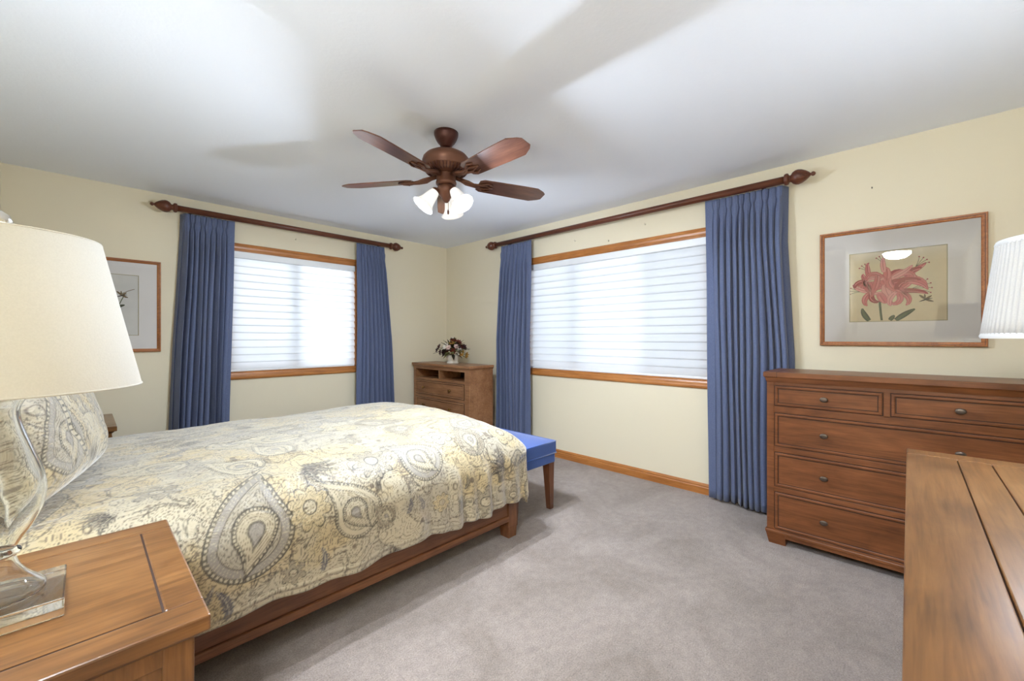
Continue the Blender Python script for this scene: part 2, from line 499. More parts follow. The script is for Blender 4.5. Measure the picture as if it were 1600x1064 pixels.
def curtain(label, mp, edges, z0, z1, nf, seed, inner, back0=True, back1=True):
    """edges: list of (z, u_left, u_right); mp(u, d, z) where d = distance off the wall"""
    rng = random.Random(seed)
    nu, nz = nf*14+1, 46
    amps = [rng.uniform(.6, 1.2) for _ in range(nf+2)]
    phs = [rng.uniform(-.55, .55) for _ in range(nf+2)]
    zs = [z1 - (z1-z0)*(i/(nz-1))**1.35 for i in range(nz)]
    es = sorted(edges, key=lambda e: e[0])
    ez = [e[0] for e in es]; el = [e[1] for e in es]; er = [e[2] for e in es]
    P = []
    for z in zs:
        ul, ur = np.interp(z, ez, el), np.interp(z, ez, er)
        h = z1 - z
        row = []
        for j in range(nu):
            s = j/(nu-1)
            k = min(nf-1, int(s*nf)); fr = s*nf
            ph = np.interp(fr, range(nf+2), phs)
            am = np.interp(fr, range(nf+2), amps)
            w2 = 1.9*abs(math.cos(PI*fr + ph*min(1, h*1.2)))**.8-1
            if h < .02: A = .010
            elif h < .085: A = .010 + .004*math.cos((h-.02)/.065*PI)
            elif h < .125: A = .013
            else: A = .013 + (.042-.013)*min(1, (h-.125)/.16) + .008*min(1, h/2.2)
            head = .35*math.cos(6*PI*fr) if h < .13 else .35*math.cos(6*PI*fr)*max(0, 1-(h-.13)/.25)
            d = .085 - .018*min(1,h/.15)*0 + A*am*(w2 + head*.6)
            # slack sway deeper down
            d += .012*math.sin(2.3*z+seed+5*s)*min(1, h)
            lat = s + .016*math.sin(2*PI*fr+1.3)*min(1, h/.4) + .008*math.sin(3*z+9*s+seed)
            if back0: d = d*min(1, .12+s/.05*.9) if s < .05 else d
            if back1: d = d*min(1, .12+(1-s)/.05*.9) if s > .95 else d
            # pinched pleats under the heading, flat leading hem on the window side
            lat -= .30/nf*math.sin(2*PI*fr*.5)*math.exp(-((h-.098)/.022)**2)*(1 if 0 < s < 1 else 0)
            g = (s if inner == 0 else 1-s)/.15
            if g < 1:
                q = 1-g**4
                d = d*(1-q) + (.098+.006*math.sin(4*z+seed))*q
            row.append(mp(ul+(ur-ul)*min(1, max(0, lat if 0 < s < 1 else s)), max(.012, d), z))
        P.append(row)
    base = mp((el[0]+er[0])/2, .09, z0)
    P = np.array(P) - np.array(base)
    o = MB().grid(P).build('curtain', M['curtain'], None, recalc=False)
    o.location = base
    md = o.modifiers.new('cloth thickness', 'SOLIDIFY'); md.thickness = .002; md.offset = 0
    tag(o, label, 'curtain', 'blue drapes at the two windows')
    return o
cL = lambda u, d, z: (u, YL - d, z)
cR = lambda u, d, z: (XR - d, u, z)
ZT = 2.2785
curtain('long blue pleated curtain at the left end of the smaller window, nearest the left picture', cL, [(2.3, .575, .955), (2.1, .57, .95), (1.2, .525, .93), (.02, .48, .90)], .02, ZT+.01, 10, 1, 1)
curtain('narrow blue curtain on the right side of the smaller window, above the bed foot', cL, [(2.3, 2.10, 2.465), (2.0, 2.10, 2.48), (1.2, 2.10, 2.545), (.02, 2.09, 2.60)], .02, ZT+.01, 10, 2, 0)
curtain('narrow blue curtain left of the wide window, beside the corner media chest', cR, [(2.3, 3.39, 2.90), (2.0, 3.40, 2.90), (1.2, 3.47, 2.91), (.02, 3.475, 2.91)], .02, ZT, 10, 3, 1)
curtain('widest blue curtain at the right end of the wide window, touching the tall dresser', cR, [(2.3, 1.125, .60), (1.9, 1.12, .605), (1.1, 1.11, .565), (.02, 1.10, .55)], .02, ZT, 13, 4, 0)

# small leftover hardware on the walls
def wall_hook(label, loc, nrm):
    m = MB()
    n = Vector(nrm)
    m.tube([(0, 0, 0), n*.006], .006, 8); m.tube([n*.004, n*.014, n*.014+Vector((0, 0, .012))], .0022, 6)
    o = m.build('wall_hook', M['wall_hook'], None); o.location = loc
    tag(o, label, 'hook')
M['wall_hook'] = simple('hook_white', srgb(214, 204, 184), .5)
wall_hook('small pale hook on the wall above the left window, under the rod', (1.50, YL, 2.235), (0, -1, 0))
wall_hook('leftmost small pale hook on the wall above the wide window', (XR, 2.40, 2.20), (-1, 0, 0))
wall_hook('small pale hook above the middle of the wide window', (XR, 2.02, 2.14), (-1, 0, 0))
wall_hook('rightmost small pale hook just under the rod above the wide window', (XR, 1.66, 2.225), (-1, 0, 0))
o = MB().tube([(0, 0, 0), (-.012, 0, .004)], .003, 6).build('nail', M['bronze']); o.location = (XR, .165, 2.165)
tag(o, 'tiny dark nail in the right wall high above the flower picture', 'nail')
# ------------------------------------------------------------------ furniture (local: x to the right, front at y=0 facing -y, z up)
def oval_knob(m, c, w=.019, hgt=.0145, depth=.028):
    prof = [(.45, 0), (.4, .25), (.32, .45), (.5, .6), (.85, .7), (1.0, .82), (.95, .92), (.7, .98), (.3, 1.0), (.02, 1.0)]
    R3 = Matrix(((w, 0, 0), (0, 0, -depth), (0, hgt, 0))).to_4x4()
    m.lathe(prof, c=c, n=20, M=R3)
def round_knob(m, c, r=.017, depth=.03):
    oval_knob(m, c, r, r, depth)
def drawer(t, x0, x1, z0, z1, mats, knobs, y=0.0, bead=.011, proud=.004, g=.0035, knob=oval_knob, kmat=None, rim=.022):
    m = MB()
    m.box(x0, x1, y-.0005, y+.002, z0, z1, mi=1)                        # dark gap around the front
    a, b, c, d = x0+g, x1-g, z0+g, z1-g
    mp = lambda u, v, h: (u, y-h, v)
    m.frame([(0, 0), (0, proud), (.004, proud+.003), (bead, proud+.003), (bead+.004, proud-.001), (bead+.008, .001), (bead+.008, 0)], a, b, c, d, mp)
    m.frame([(bead+.0045, 0), (bead+.0045, .0027), (bead+.0085, .0027), (bead+.0085, 0)], a, b, c, d, mp, mi=1)
    e = bead+.006
    m.box(a+e, b-e, y-.0022, y+.01, c+e, d-e)
    o = m.build('drawer', [mats, M['groove']], t)
    for kx in knobs:
        k = MB(); knob(k, (kx, y-.002, (z0+z1)/2))
        k.build('knob', kmat or M['bronze'], o)
    return o
def moulded_top(t, name, x0, x1, y0, y1, z0, z1, mat, under=None):
    """slab with eased edge and a cove below"""
    m = MB()
    m.box(x0, x1, y0, y1, z0, z1, .005, 2)
    if under:
        ov, hh = under
        pr = [(x0+ov*.45, y0+ov*.45, x1-ov*.45), (x0+ov, y0+ov, x1-ov)]
        b = [(pr[1][0], pr[1][1], z0-hh), (pr[1][2], pr[1][1], z0-hh), (pr[1][2], y1, z0-hh), (pr[1][0], y1, z0-hh)]
        u = [(pr[0][0], pr[0][1], z0+.001), (pr[0][2], pr[0][1], z0+.001), (pr[0][2], y1, z0+.001), (pr[0][0], y1, z0+.001)]
        m.hexa(b, u)
    return m.build(name, mat, t)

# ---- tall chest of drawers on the right wall
def tall_chest():
    t = thing('chest_of_drawers', 'tall brown wooden chest of drawers on the right wall below the flower picture', 'chest of drawers', (2.87, .62, 0), rad(-90))
    Wd, D, H = 1.077, .385, 1.03
    m = MB()
    m.box(.012, Wd-.012, .012, D, .085, .97)                # carcass
    for a, b in ((0, .040), (Wd-.040, Wd)):                 # posts with a bead
        m.box(a, b, 0, .05, .085, .972, .004)
        m.box(a+.003, b-.003, .05, D, .085, .968, .003)
    for a, b in ((.950, .972), (.787, .828), (.553, .587), (.316, .347), (.068, .094)):   # rails
        m.box(.038, Wd-.038, .001, .03, a, b, .002)
    m.box(.525, .552, .001, .03, .82, .955, .002)
    m.build('body', M['chest_x'], t)
    moulded_top(t, 'top', -.016, Wd+.016, -.02, D, .998, H, M['chest_x'], (.016, .028))
    for u in (.055, Wd-.055):
        MB().box(u-.0012, u+.0012, -.0205, D-.02, .999, H+.0006).build('top_joint', M['groove'], t)
    m = MB()                                                # plinth moulding
    m.box(-.008, Wd+.008, -.009, D, .066, .086, .005)
    m.box(.0, Wd, -.002, .02, .045, .07, .002)
    m.build('base_moulding', M['chest_x'], t)
    for x0, x1 in ((-.004, .095), (Wd-.095, Wd+.004)):
        for y0, y1 in ((-.006, .06), (D-.07, D)):
            s = .014
            xl, xr = (x0+s, x1) if x0 < .3 else (x0, x1-s)
            yb0 = y0+s if y0 < .2 else y0
            MB().hexa([(xl, yb0, 0), (xr, yb0, 0), (xr, y1, 0), (xl, y1, 0)],
                      [(x0, y0, .067), (x1, y0, .067), (x1, y1, .067), (x0, y1, .067)]).build('foot', M['chest_x'], t)
    k1, k2 = .28, .795
    drawer(t, .040, .525, .828, .950, M['chest_x'], [k1])
    drawer(t, .552, Wd-.040, .828, .950, M['chest_x'], [k2])
    for z0, z1 in ((.587, .787), (.347, .553), (.094, .316)):
        drawer(t, .040, Wd-.040, z0, z1, M['chest_x'], [k1, k2])
tall_chest()

# ---- dresser in front, against the wall beside the camera
def low_dresser():
    Wd, D, H = 1.62, .54, .83
    t = thing('dresser', 'wide brown dresser with plank top and white lamp, cut off at the lower right corner', 'dresser', (2.07, -.022, 0), rad(180))
    m = MB()
    m.box(.01, Wd-.01, .008, D-.002, .09, .785)
    for a, b in ((0, .05), (Wd-.05, Wd)):
        m.box(a, b, 0, D-.002, .0, .787, .004)
    for a, b in ((.755, .787), (.55, .58), (.335, .365), (.09, .13)):
        m.box(.048, Wd-.048, .001, .03, a, b, .002)
    for u in (Wd/2,):
        m.box(u-.018, u+.018, .001, .03, .1, .78, .002)
    m.build('body', M['chest_x'], t)
    # top: end boards plus long planks with open joints
    y0, y1, x0, x1 = -.028, D-.006, -.02, Wd+.02
    m = MB()
    m.box(x0+.004, x1-.004, y0+.004, y1, .795, .823, mi=1)
    m.box(x0, x0+.080, y0, y1, .793, H, .004)
    m.box(x1-.080, x1, y0, y1, .793, H, .004)
    ys = [y0, y0+.121, y0+.196, y0+.317, y0+.392, y1]
    for a, b in zip(ys[:-1], ys[1:]):
        m.box(x0+.0815, x1-.0815, a+(.0012 if a > y0 else 0), b-(.0012 if b < y1 else 0), .793, H-.0005, .0025)
    m.build('top', [M['top_x'], M['groove']], t)
    for c in range(2):
        a = .05 + c*(Wd/2-.032)
        b = a + Wd/2-.068
        for z0, z1 in ((.58, .755), (.365, .55), (.13, .335)):
            drawer(t, a, b, z0, z1, M['chest_x'], [a+.2, b-.2])
low_dresser()

# ---- media chest in the corner
def media_chest():
    Wd, D, H = 1.075, .345, .93
    t = thing('media_chest', 'brown wooden chest with two open cubbies in the room corner, flowers on top', 'chest of drawers', (2.86, 4.455, 0), rad(-90))
    m = MB()
    m.box(.005, .05, 0, D, .06, .885, .004)
    m.box(.987, Wd, 0, D, .06, .885, .006)
    m.box(.045, .99, 0, D, .858, .886, .002)
    m.box(.045, .99, 0, D, .727, .757, .002)                 # shelf under the cubbies
    m.box(.512, .526, .004, D-.02, .755, .86, .002)          # divider
    m.box(.045, .99, .02, D, .10, .727)
    for a, b in ((.519, .553), (.31, .345), (.10, .135)):
        m.box(.045, .99, 0, .03, a, b, .002)
    m.build('body', M['media_x'], t)
    MB().box(.03, Wd-.03, D-.012, D-.002, .7, .88).build('back_panel', M['inside'], t)
    moulded_top(t, 'top', -.012, Wd+.018, -.022, D, .902, H, M['media_x'], (.016, .018))
    MB().box(.0, Wd+.006, -.008, D, .055, .102, .006).build('base_moulding', M['media_x'], t)
    for u in (.0, Wd-.09):
        for y in (-.004, D-.08):
            MB().hexa([(u+.01, y+.01, 0), (u+.08, y+.01, 0), (u+.08, y+.07, 0), (u+.01, y+.07, 0)],
                      [(u, y, .056), (u+.09, y, .056), (u+.09, y+.08, .056), (u, y+.08, .056)]).build('foot', M['media_x'], t)
    for z0, z1 in ((.553, .727), (.345, .519), (.135, .31)):
        drawer(t, .05, .985, z0, z1, M['media_x'], [.235, .745], g=.0055, knob=round_knob, kmat=M['brass'])
media_chest()

# ---- nightstands
def nightstand(label, loc):
    Wd, D, H = .585, .49, .68
    t = thing('nightstand', label, 'nightstand', loc, rad(90), None)
    m = MB()
    m.box(.008, Wd-.008, .008, D, .10, .642)
    for a, b in ((0, .05), (Wd-.05, Wd)):
        m.box(a, b, 0, .05, 0, .642, .004)
        m.box(a, b, D-.05, D, 0, .642, .004)
    for z0, z1 in ((.60, .642), (.36, .39), (.10, .14)):
        m.box(.048, Wd-.048, .001, .03, z0, z1, .002)
        if z0 != .36:
            m.box(.001, .03, .048, D-.048, z0, z1, .002); m.box(Wd-.03, Wd-.001, .048, D-.048, z0, z1, .002)
    m.build('body', M['top_z'], t)
    x0, x1, y0, y1 = -.021, Wd+.021, -.023, D+.012
    m = MB()
    m.box(x0+.02, x1-.02, y0+.02, y1-.02, .641, H-.0016, 0, mi=1)
    bw = .07
    m.box(x0, x0+bw+.006, y0, y1, .648, H, .004)
    m.box(x1-bw, x1, y0, y1, .648, H, .004)
    m.box(x0+bw+.006, x1-bw, y0, y0+bw-.006, .648, H, .004)
    m.box(x0+bw+.006, x1-bw, y1-bw+.006, y1, .648, H, .004)
    # cove under the edge
    m.hexa([(-.002, -.002, .636), (Wd+.002, -.002, .636), (Wd+.002, D, .636), (-.002, D, .636)],
           [(x0+.008, y0+.008, .65), (x1-.008, y0+.008, .65), (x1-.008, y1, .65), (x0+.008, y1, .65)])
    m.build('top', [M['top_y'], M['groove']], t)
    g = .0035
    MB().box(x0+bw+.006+g, x1-bw-g, y0+bw-.006+g, y1-bw+.006-g, .668, H-.0004).build('top_panel', M['top_y'], t)
    drawer(t, .05, Wd-.05, .39, .60, M['chest_x'], [Wd/2])
    drawer(t, .05, Wd-.05, .14, .36, M['chest_x'], [Wd/2])
    return t
ns = nightstand('brown wooden nightstand under the clear glass lamp in the lower left foreground', (.155, 1.03, 0))
n2 = copy_tree(ns)
n2.location = (.125, 3.60, 0)
n2['label'] = 'far nightstand beyond the pillows, only its top corner showing beside the bed'
for o in (ns, n2): o['group'] = 'matching nightstands either side of the bed'

# ---- bed frame
BY0, BY1, BX1 = 1.772, 3.432, 1.882
def bed():
    t = thing('bed', 'brown wooden bed frame under the paisley duvet, blue bench at its foot', 'bed', (.75, (BY0+BY1)/2, 0))
    L = lambda x, y, z: (x-.75, y-(BY0+BY1)/2, z)
    def bx(m, x0, x1, y0, y1, z0, z1, bev=.004):
        a = L(x0, y0, z0); b = L(x1, y1, z1)
        return m.box(a[0], b[0], a[1], b[1], a[2], b[2], bev)
    for s in (0, 1):
        y = BY0+.006 if s == 0 else BY1-.006
        e = .03 if s == 0 else -.03
        m = MB(); bx(m, -.36, 1.82, y, y+e, .138, .345)
        o = m.build('side_rail', M['bed_x'], t)
        m = MB(); bx(m, -.36, 1.815, y-e*.4, y+e*.6, .104, .140, .006)
        m.build('rail_moulding', M['bed_x'], o)
        for x0 in (1.808, -.385):
            w = .074
            ya = BY0 if s == 0 else BY1-w
            m = MB(); bx(m, x0, x0+w, ya-(.006 if s == 0 else -.006), ya+w, .07, .40 if x0 > 0 else .97, .005)
            q = [L(x0+.004, ya, 0), L(x0+w-.004, ya, 0), L(x0+w-.004, ya+w-.004, 0), L(x0+.004, ya+w-.004, 0)]
            q2 = [L(x0, ya-.003, .07), L(x0+w, ya-.003, .07), L(x0+w, ya+w, .07), L(x0, ya+w, .07)]
            m.hexa(q, q2)
            m.build('post', M['bed_z'], t)
    m = MB(); bx(m, 1.82, 1.855, BY0+.07, BY1-.07, .13, .40); m.build('foot_rail', M['bed_y'], t)
    m = MB(); bx(m, -.375, -.34, BY0+.07, BY1-.07, .25, .93); bx(m, -.385, -.325, BY0-.01, BY1+.01, .93, .99, .008)
    m.build('headboard', M['bed_y'], t)
    m = MB(); bx(m, -.325, 1.81, BY0+.045, BY1-.045, .30, .575, .05)
    for f in m.sm: pass
    m.build('mattress', M['white'], t)
bed()

# ---- bench
def bench():
    x0, x1, y0, y1 = 1.932, 2.38, 1.842, 3.36
    t = thing('bench', 'bright blue upholstered bench with dark tapered legs at the foot of the bed', 'bench', ((x0+x1)/2, (y0+y1)/2, 0))
    cx, cy = (x0+x1)/2, (y0+y1)/2
    m = MB()
    nx, ny = 12, 40
    hx, hy = (x1-x0)/2, (y1-y0)/2
    # boxed cushion with a soft crown
    P = []
    for i in range(ny+1):
        row = []
        for j in range(nx+1):
            a, b = -1+2*j/nx, -1+2*i/ny
            z = .487+.014*(1-a**4)*(1-b**8)
            row.append((a*hx*.995, b*hy*.998, z))
        P.append(row)
    m.grid(P)
    m.box(-hx, hx, -hy, hy, .405, .4885, .008, 3)
    m.build('seat_cushion', M['bench'], t)
    m = MB()
    m.tube([(-hx, -hy, .404), (hx, -hy, .404), (hx, hy, .404), (-hx, hy, .404), (-hx, -hy, .404)], .004, 8)
    m.tube([(-hx+.003, -hy+.003, .487), (hx-.003, -hy+.003, .487), (hx-.003, hy-.003, .487), (-hx+.003, hy-.003, .487), (-hx+.003, -hy+.003, .487)], .004, 8)
    m.build('piping', M['bench'], t)
    m = MB(); m.box(-hx+.007, hx-.007, -hy+.007, hy-.007, .335, .405, .006)
    m.build('apron', M['bench'], t)
    for sx in (-1, 1):
        for sy in (-1, 1):
            a = sx*(hx-.012); b = sy*(hy-.012)
            top = [(a-sx*.06, b-sy*.06), (a, b-sy*.06), (a, b), (a-sx*.06, b)]
            bot = [(a-sx*.040, b-sy*.040), (a-sx*.004, b-sy*.040), (a-sx*.004, b-sy*.004), (a-sx*.040, b-sy*.004)]
            MB().hexa([(p[0], p[1], 0) for p in bot], [(p[0], p[1], .336) for p in top]).build('leg', M['leg'], t)
bench()

# ------------------------------------------------------------------ ceiling fan
def ceiling_fan():
    fx, fy = 1.483, 1.965
    t = thing('ceiling_fan', 'five-blade dark wood ceiling fan with three lit glass shades', 'ceiling fan', (fx, fy, ZC))
    bz = simple('fan_bronze', srgb(106, 68, 50), .42, .4)
    bzd = simple('fan_dark_bronze', srgb(78, 42, 34), .4, .45)
    bld = wood('fan_blade_wood', [srgb(72, 42, 32), srgb(102, 64, 48), srgb(128, 86, 66)], 'x', rough=.28, coat=.4)
    MB().lathe([(.012, -.088), (.026, -.088), (.034, -.080), (.038, -.070), (.050, -.058), (.062, -.038), (.070, -.016), (.071, 0)], n=36).build('canopy', bzd, t)
    MB().lathe([(.014, -.15), (.014, -.06)], n=16).build('downrod', bzd, t)
    H0 = -.112
    m = MB().lathe([(.02, H0+.004), (.03, H0), (.062, H0-.003), (.095, H0-.012), (.120, H0-.026), (.134, H0-.042), (.139, H0-.058), (.139, H0-.074),
                    (.132, H0-.086), (.134, H0-.092), (.128, H0-.104), (.112, H0-.122), (.092, H0-.128), (.072, H0-.132), (.02, H0-.134)], n=48)
    h = m.build('motor_housing', bz, t)
    m = MB()                                                # vent fins round the lower bowl
    for k in range(40):
        a = 2*PI*k/40
        c, s = math.cos(a), math.sin(a)
        m.tube([(c*.130, s*.130, H0-.104), (c*.114, s*.114, H0-.123), (c*.093, s*.093, H0-.131)], .0035, 5)
    m.build('vent_fins', bzd, h)
    zb = 2.165 - ZC
    R0_, R1_ = .200, .655
    tb = TH - PI/2
    for k in range(5):
        al = rad(26 + 72*k) + tb                            # world angle: right axis sits at TH-90
        Rz = Matrix.Rotation(al, 4, 'Z'); Rp = Matrix.Rotation(rad(-12), 4, 'X')
        # outline: paddle with clipped tip
        out = [(R0_, -.046), (R0_+.025, -.062), (.48, -.071), (.585, -.072), (R1_-.018, -.046), (R1_, -.030), (R1_, .030), (R1_-.018, .046), (.585, .072), (.48, .071), (R0_+.025, .062), (R0_, .046)]
        th = .006
        bot = [Rz @ (Rp @ Vector((x, y, -th/2))) + Vector((0, 0, zb)) for x, y in out]
        top = [Rz @ (Rp @ Vector((x, y, th/2))) + Vector((0, 0, zb)) for x, y in out]
        o = MB().hexa(bot, top)
        b = o.build('blade', bld, t)
        # bring object axes along the blade so that the grain follows it
        T = Matrix.Translation((0, 0, zb)) @ Rz
        b.data.transform(T.inverted()); b.matrix_local = T
        m = MB()
        mp = lambda x, y, z: Rp @ Vector((x, y, z)) if x > .19 else Vector((x, y, z))
        for s in (-1, 1):
            m.tube([mp(.085, s*.008, .016), mp(.13, s*.022, .002), mp(.17, s*.012, -.006), mp(.21, s*.016, -.008), mp(.25, s*.042, -.008), mp(.285, s*.030, -.007)], [.008, .008, .008, .007, .006, .004], 8)
            m.tube([mp(.20, s*.004, -.008), mp(.235, s*.018, -.008), mp(.275, s*.006, -.007), mp(.30, 0, -.006)], [.006, .006, .005, .003], 8)
            m.lathe([(.006, 0), (.005, -.003), (.001, -.004)], c=mp(.245, s*.03, -.012), n=10)
        m.tube([mp(.06, 0, .02), mp(.12, 0, .004), mp(.17, 0, -.006), mp(.21, 0, -.008)], [.012, .011, .010, .008], 8)
        ir = m.build('blade_iron', bz, b)
    MB().lathe([(.03, -.236), (.056, -.238), (.058, -.25), (.056, -.285), (.060, -.292), (.060, -.302), (.052, -.310), (.040, -.312)], n=36).build('switch_housing', bz, t)
    MB().lathe([(.040, -.305), (.046, -.315), (.056, -.332), (.054, -.350), (.040, -.368), (.026, -.384), (.020, -.398), (.012, -.408), (.002, -.412)], n=36).build('light_fitter', bz, t)
    for k, al in enumerate((-38, 82, 202)):
        a = rad(al) + tb
        Rz = Matrix.Rotation(a, 4, 'Z')
        ti = Matrix.Rotation(rad(-38), 4, 'Y')              # tip the mouth outwards
        org = Rz @ Vector((.058, 0, -.345))
        Rm = Rz @ ti @ Matrix.Rotation(PI, 4, 'X')
        m = MB().tube([Rz @ Vector((.02, 0, -.335)), org + (Rm @ Vector((0, 0, .0))) ], .012, 10)
        m.lathe([(.016, -.008), (.024, 0), (.026, .02), (.024, .026)], c=org, n=24, M=Rm)
        m.build('socket', bz, t)
        prof = [(.026, .012), (.031, .030), (.036, .055), (.040, .078), (.046, .098), (.056, .114), (.068, .126), (.066, .128), (.053, .114), (.042, .096), (.036, .075), (.032, .05), (.027, .03), (.022, .014)]
        sh = MB().lathe(prof, c=org, n=36, M=Rm, cap=False).build('glass_shade', M['fan_glass'], t)
        lp = org + (Rm @ Vector((0, 0, .112))) + Vector((fx, fy, ZC))
        point_light('fan_lamp', lp, FAN_BULB, WARM, .02)
        b = MB().lathe([(.010, .015), (.012, .035), (.022, .060), (.026, .075), (.022, .092), (.010, .101), (.001, .103)], c=org, n=20, M=Rm).build('bulb', M['bulb'], sh)
    c = Rt = RT*.012
    MB().tube([(c.x, c.y, -.39), (c.x, c.y, -.455)], .0016, 6).build('pull_chain', M['brass'], t)
    MB().lathe([(.001, -.48), (.005, -.476), (.006, -.462), (.003, -.452), (.001, -.45)], c=(c.x, c.y, 0), n=12).build('chain_fob', bzd, t)
ceiling_fan()

# dome light of the entry passage behind the camera: shows as the bright cap reflected in the picture glass
t = thing('ceiling_dome_light', 'white dome ceiling light of the entry, seen only as a reflection in the flower picture', 'ceiling light', (-1.05, .12, ZC))
MB().lathe([(.155, 0), (.165, -.004), (.165, -.018), (.15, -.022)], n=40).build('dome_base', M['white'], t)
MB().lathe([(.15, -.020), (.145, -.045), (.125, -.075), (.09, -.098), (.045, -.110), (.004, -.113)], n=40, cap=False).build('dome_glass', M['dome'], t)
# ------------------------------------------------------------------ table lamps
def table_lamp_glass():
    cx, cy, z0 = -.116, 1.302, .680
    t = thing('table_lamp', 'clear glass urn lamp with plain cream shade on the near nightstand', 'table lamp', (cx, cy, z0))
    MB().box(-.090, .090, -.090, .090, .0, .036, .003).build('plinth', M['crystal'], t)
    outer = [(.060, .037), (.0635, .040), (.0640, .047), (.060, .054), (.048, .066), (.036, .080), (.027, .096), (.0225, .112),
             (.0225, .118), (.030, .122), (.030, .128), (.023, .133), (.030, .148), (.041, .165), (.051, .183), (.059, .203), (.064, .228), (.0645, .250),
             (.061, .275), (.054, .300), (.046, .326), (.038, .352), (.031, .376), (.0275, .398), (.028, .414), (.034, .426), (.036, .432), (.030, .437), (.012, .438)]
    def smooth_profile(p, it=3):
        for _ in range(it):
            q = [p[0]]
            for a, b in zip(p[:-1], p[1:]):
                q += [(a[0]*.75+b[0]*.25, a[1]*.75+b[1]*.25), (a[0]*.25+b[0]*.75, a[1]*.25+b[1]*.75)]
            p = q+[p[-1]]
        return p
    def shell(p, th=.0035):
        o_ = smooth_profile(p); i_ = []
        for k, (r, z) in enumerate(o_):
            a, b = o_[max(0, k-1)], o_[min(len(o_)-1, k+1)]
            dr, dz = b[0]-a[0], b[1]-a[1]; L = math.hypot(dr, dz) or 1
            i_.append((max(.002, r-dz/L*th), z+dr/L*th))
        return o_ + i_[::-1] + [o_[0]]
    MB().lathe(shell(outer[:9]), n=72, cap=False).build('glass_foot', M['crystal'], t)
    MB().lathe(smooth_profile(outer[8:12], 2), n=48).build('glass_collar', M['crystal'], t)
    MB().lathe(shell(outer[11:29]), n=72, cap=False).build('glass_body', M['crystal'], t)
    nick = simple('lamp_nickel', srgb(196, 190, 178), .25, 1.0)
    m = MB().lathe([(.024, .4385), (.026, .443), (.018, .450), (.012, .456), (.012, .50), (.017, .503), (.017, .555), (.012, .56)], n=24)
    m.build('socket', nick, t)
    m = MB()
    for s in (-1, 1):
        m.tube([(s*.014, 0, .47), (s*.05, 0, .52), (s*.062, 0, .60), (s*.05, 0, .70), (s*.012, 0, .757), (0, 0, .76)], .0022, 6)
    m.build('harp', nick, t)
    MB().lathe([(.012, .562), (.024, .59), (.028, .61), (.022, .635), (.004, .645)], n=20).build('bulb', M['bulb'], t)
    zb, zt, rb, rt = .448, .758, .212, .146
    th = .0015
    m = MB().lathe([(rb, zb), (rt, zt), (rt-th, zt), (rb-th, zb), (rb, zb)], n=96, cap=False)
    sh = m.build('lamp_shade', M['shade_cream'], t)
    for r, z in ((rb-.001, zb+.002), (rt-.001, zt-.002)):
        MB().tube([(r*math.cos(2*PI*k/64), r*math.sin(2*PI*k/64), z) for k in range(65)], .0022, 6, cap=False).build('shade_rim', M['shade_cream'], sh)
    m = MB()
    for k in range(3):
        a = 2*PI*k/3+.5
        m.tube([(0, 0, zt-.002), (rt*math.cos(a), rt*math.sin(a), zt-.002)], .002, 6)
    m.build('spider', nick, sh)
    MB().lathe([(.004, .756), (.014, .760), (.010, .766), (.016, .776), (.019, .786), (.014, .798), (.004, .806), (.001, .807)], n=20).build('finial', nick, t)
    point_light('table_lamp_bulb', (cx, cy, z0+.655), LAMP_LEFT, WARM, .05)
table_lamp_glass()

def table_lamp_pleated():
    cx, cy, z0 = 1.82, -.345, .8302
    t = thing('table_lamp', 'lamp with white pleated shade on the dresser, cut off by the right edge', 'table lamp', (cx, cy, z0))
    body = simple('lamp_white_ceramic', srgb(236, 234, 228), .2)
    MB().box(-.065, .065, -.065, .065, 0, .022, .003).build('plinth', M['crystal'], t)
    MB().lathe([(.05, .022), (.052, .03), (.03, .05), (.02, .075), (.026, .082), (.03, .1), (.046, .14), (.056, .19), (.052, .24), (.036, .29), (.022, .33), (.02, .345), (.028, .352), (.02, .36), (.008, .362)], n=40).build('lamp_body', M['crystal'], t)
    MB().lathe([(.018, .362), (.016, .40), (.014, .44), (.004, .445)], n=20).build('socket', body, t)
    MB().lathe([(.010, .446), (.022, .47), (.026, .488), (.02, .51), (.004, .52)], n=20).build('bulb', M['bulb'], t)
    zb, zt, rb, rt = .408, .668, .192, .163
    n = 84
    vs = []; P = []
    for f in np.linspace(0, 1, 7):
        r = rb + (rt-rb)*f; z = zb+(zt-zb)*f
        row = []
        for k in range(n*4):
            a = 2*PI*k/(n*4)
            rr = r + .0036*abs(math.cos(n*a/2))
            row.append((rr*math.cos(a), rr*math.sin(a), z))
        P.append(row)
    sh = MB().grid(P, close=True).build('lamp_shade', M['shade_white'], t)
    md = sh.modifiers.new('cloth thickness', 'SOLIDIFY'); md.thickness = .0015
    for r, z, nm in ((rb, zb, 'trim'), (rt, zt, 'trim')):
        m = MB().lathe([(r+.003, z-.007), (r+.005, z), (r+.002, z+.008), (r-.003, z+.008), (r-.003, z-.007), (r+.003, z-.007)], n=80, cap=False)
        m.build('shade_trim', M['white'], sh)
    m = MB()
    for k in range(3):
        a = 2*PI*k/3+.2
        m.tube([(0, 0, zt-.004), (rt*math.cos(a), rt*math.sin(a), zt-.004)], .002, 6)
    for s in (-1, 1):
        m.tube([(s*.012, 0, .40), (s*.05, 0, .46), (s*.055, 0, .53), (s*.04, 0, .61), (0, 0, zt-.002)], .002, 6)
    m.build('harp', M['brass'], t)
    MB().lathe([(.004, zt-.002), (.012, zt+.004), (.009, zt+.010), (.016, zt+.02), (.014, zt+.03), (.004, zt+.038), (.001, zt+.039)], n=20).build('finial', body, t)
    point_light('pleated_lamp_bulb', (cx, cy, z0+.56), LAMP_RIGHT, WARM, .09)
table_lamp_pleated()

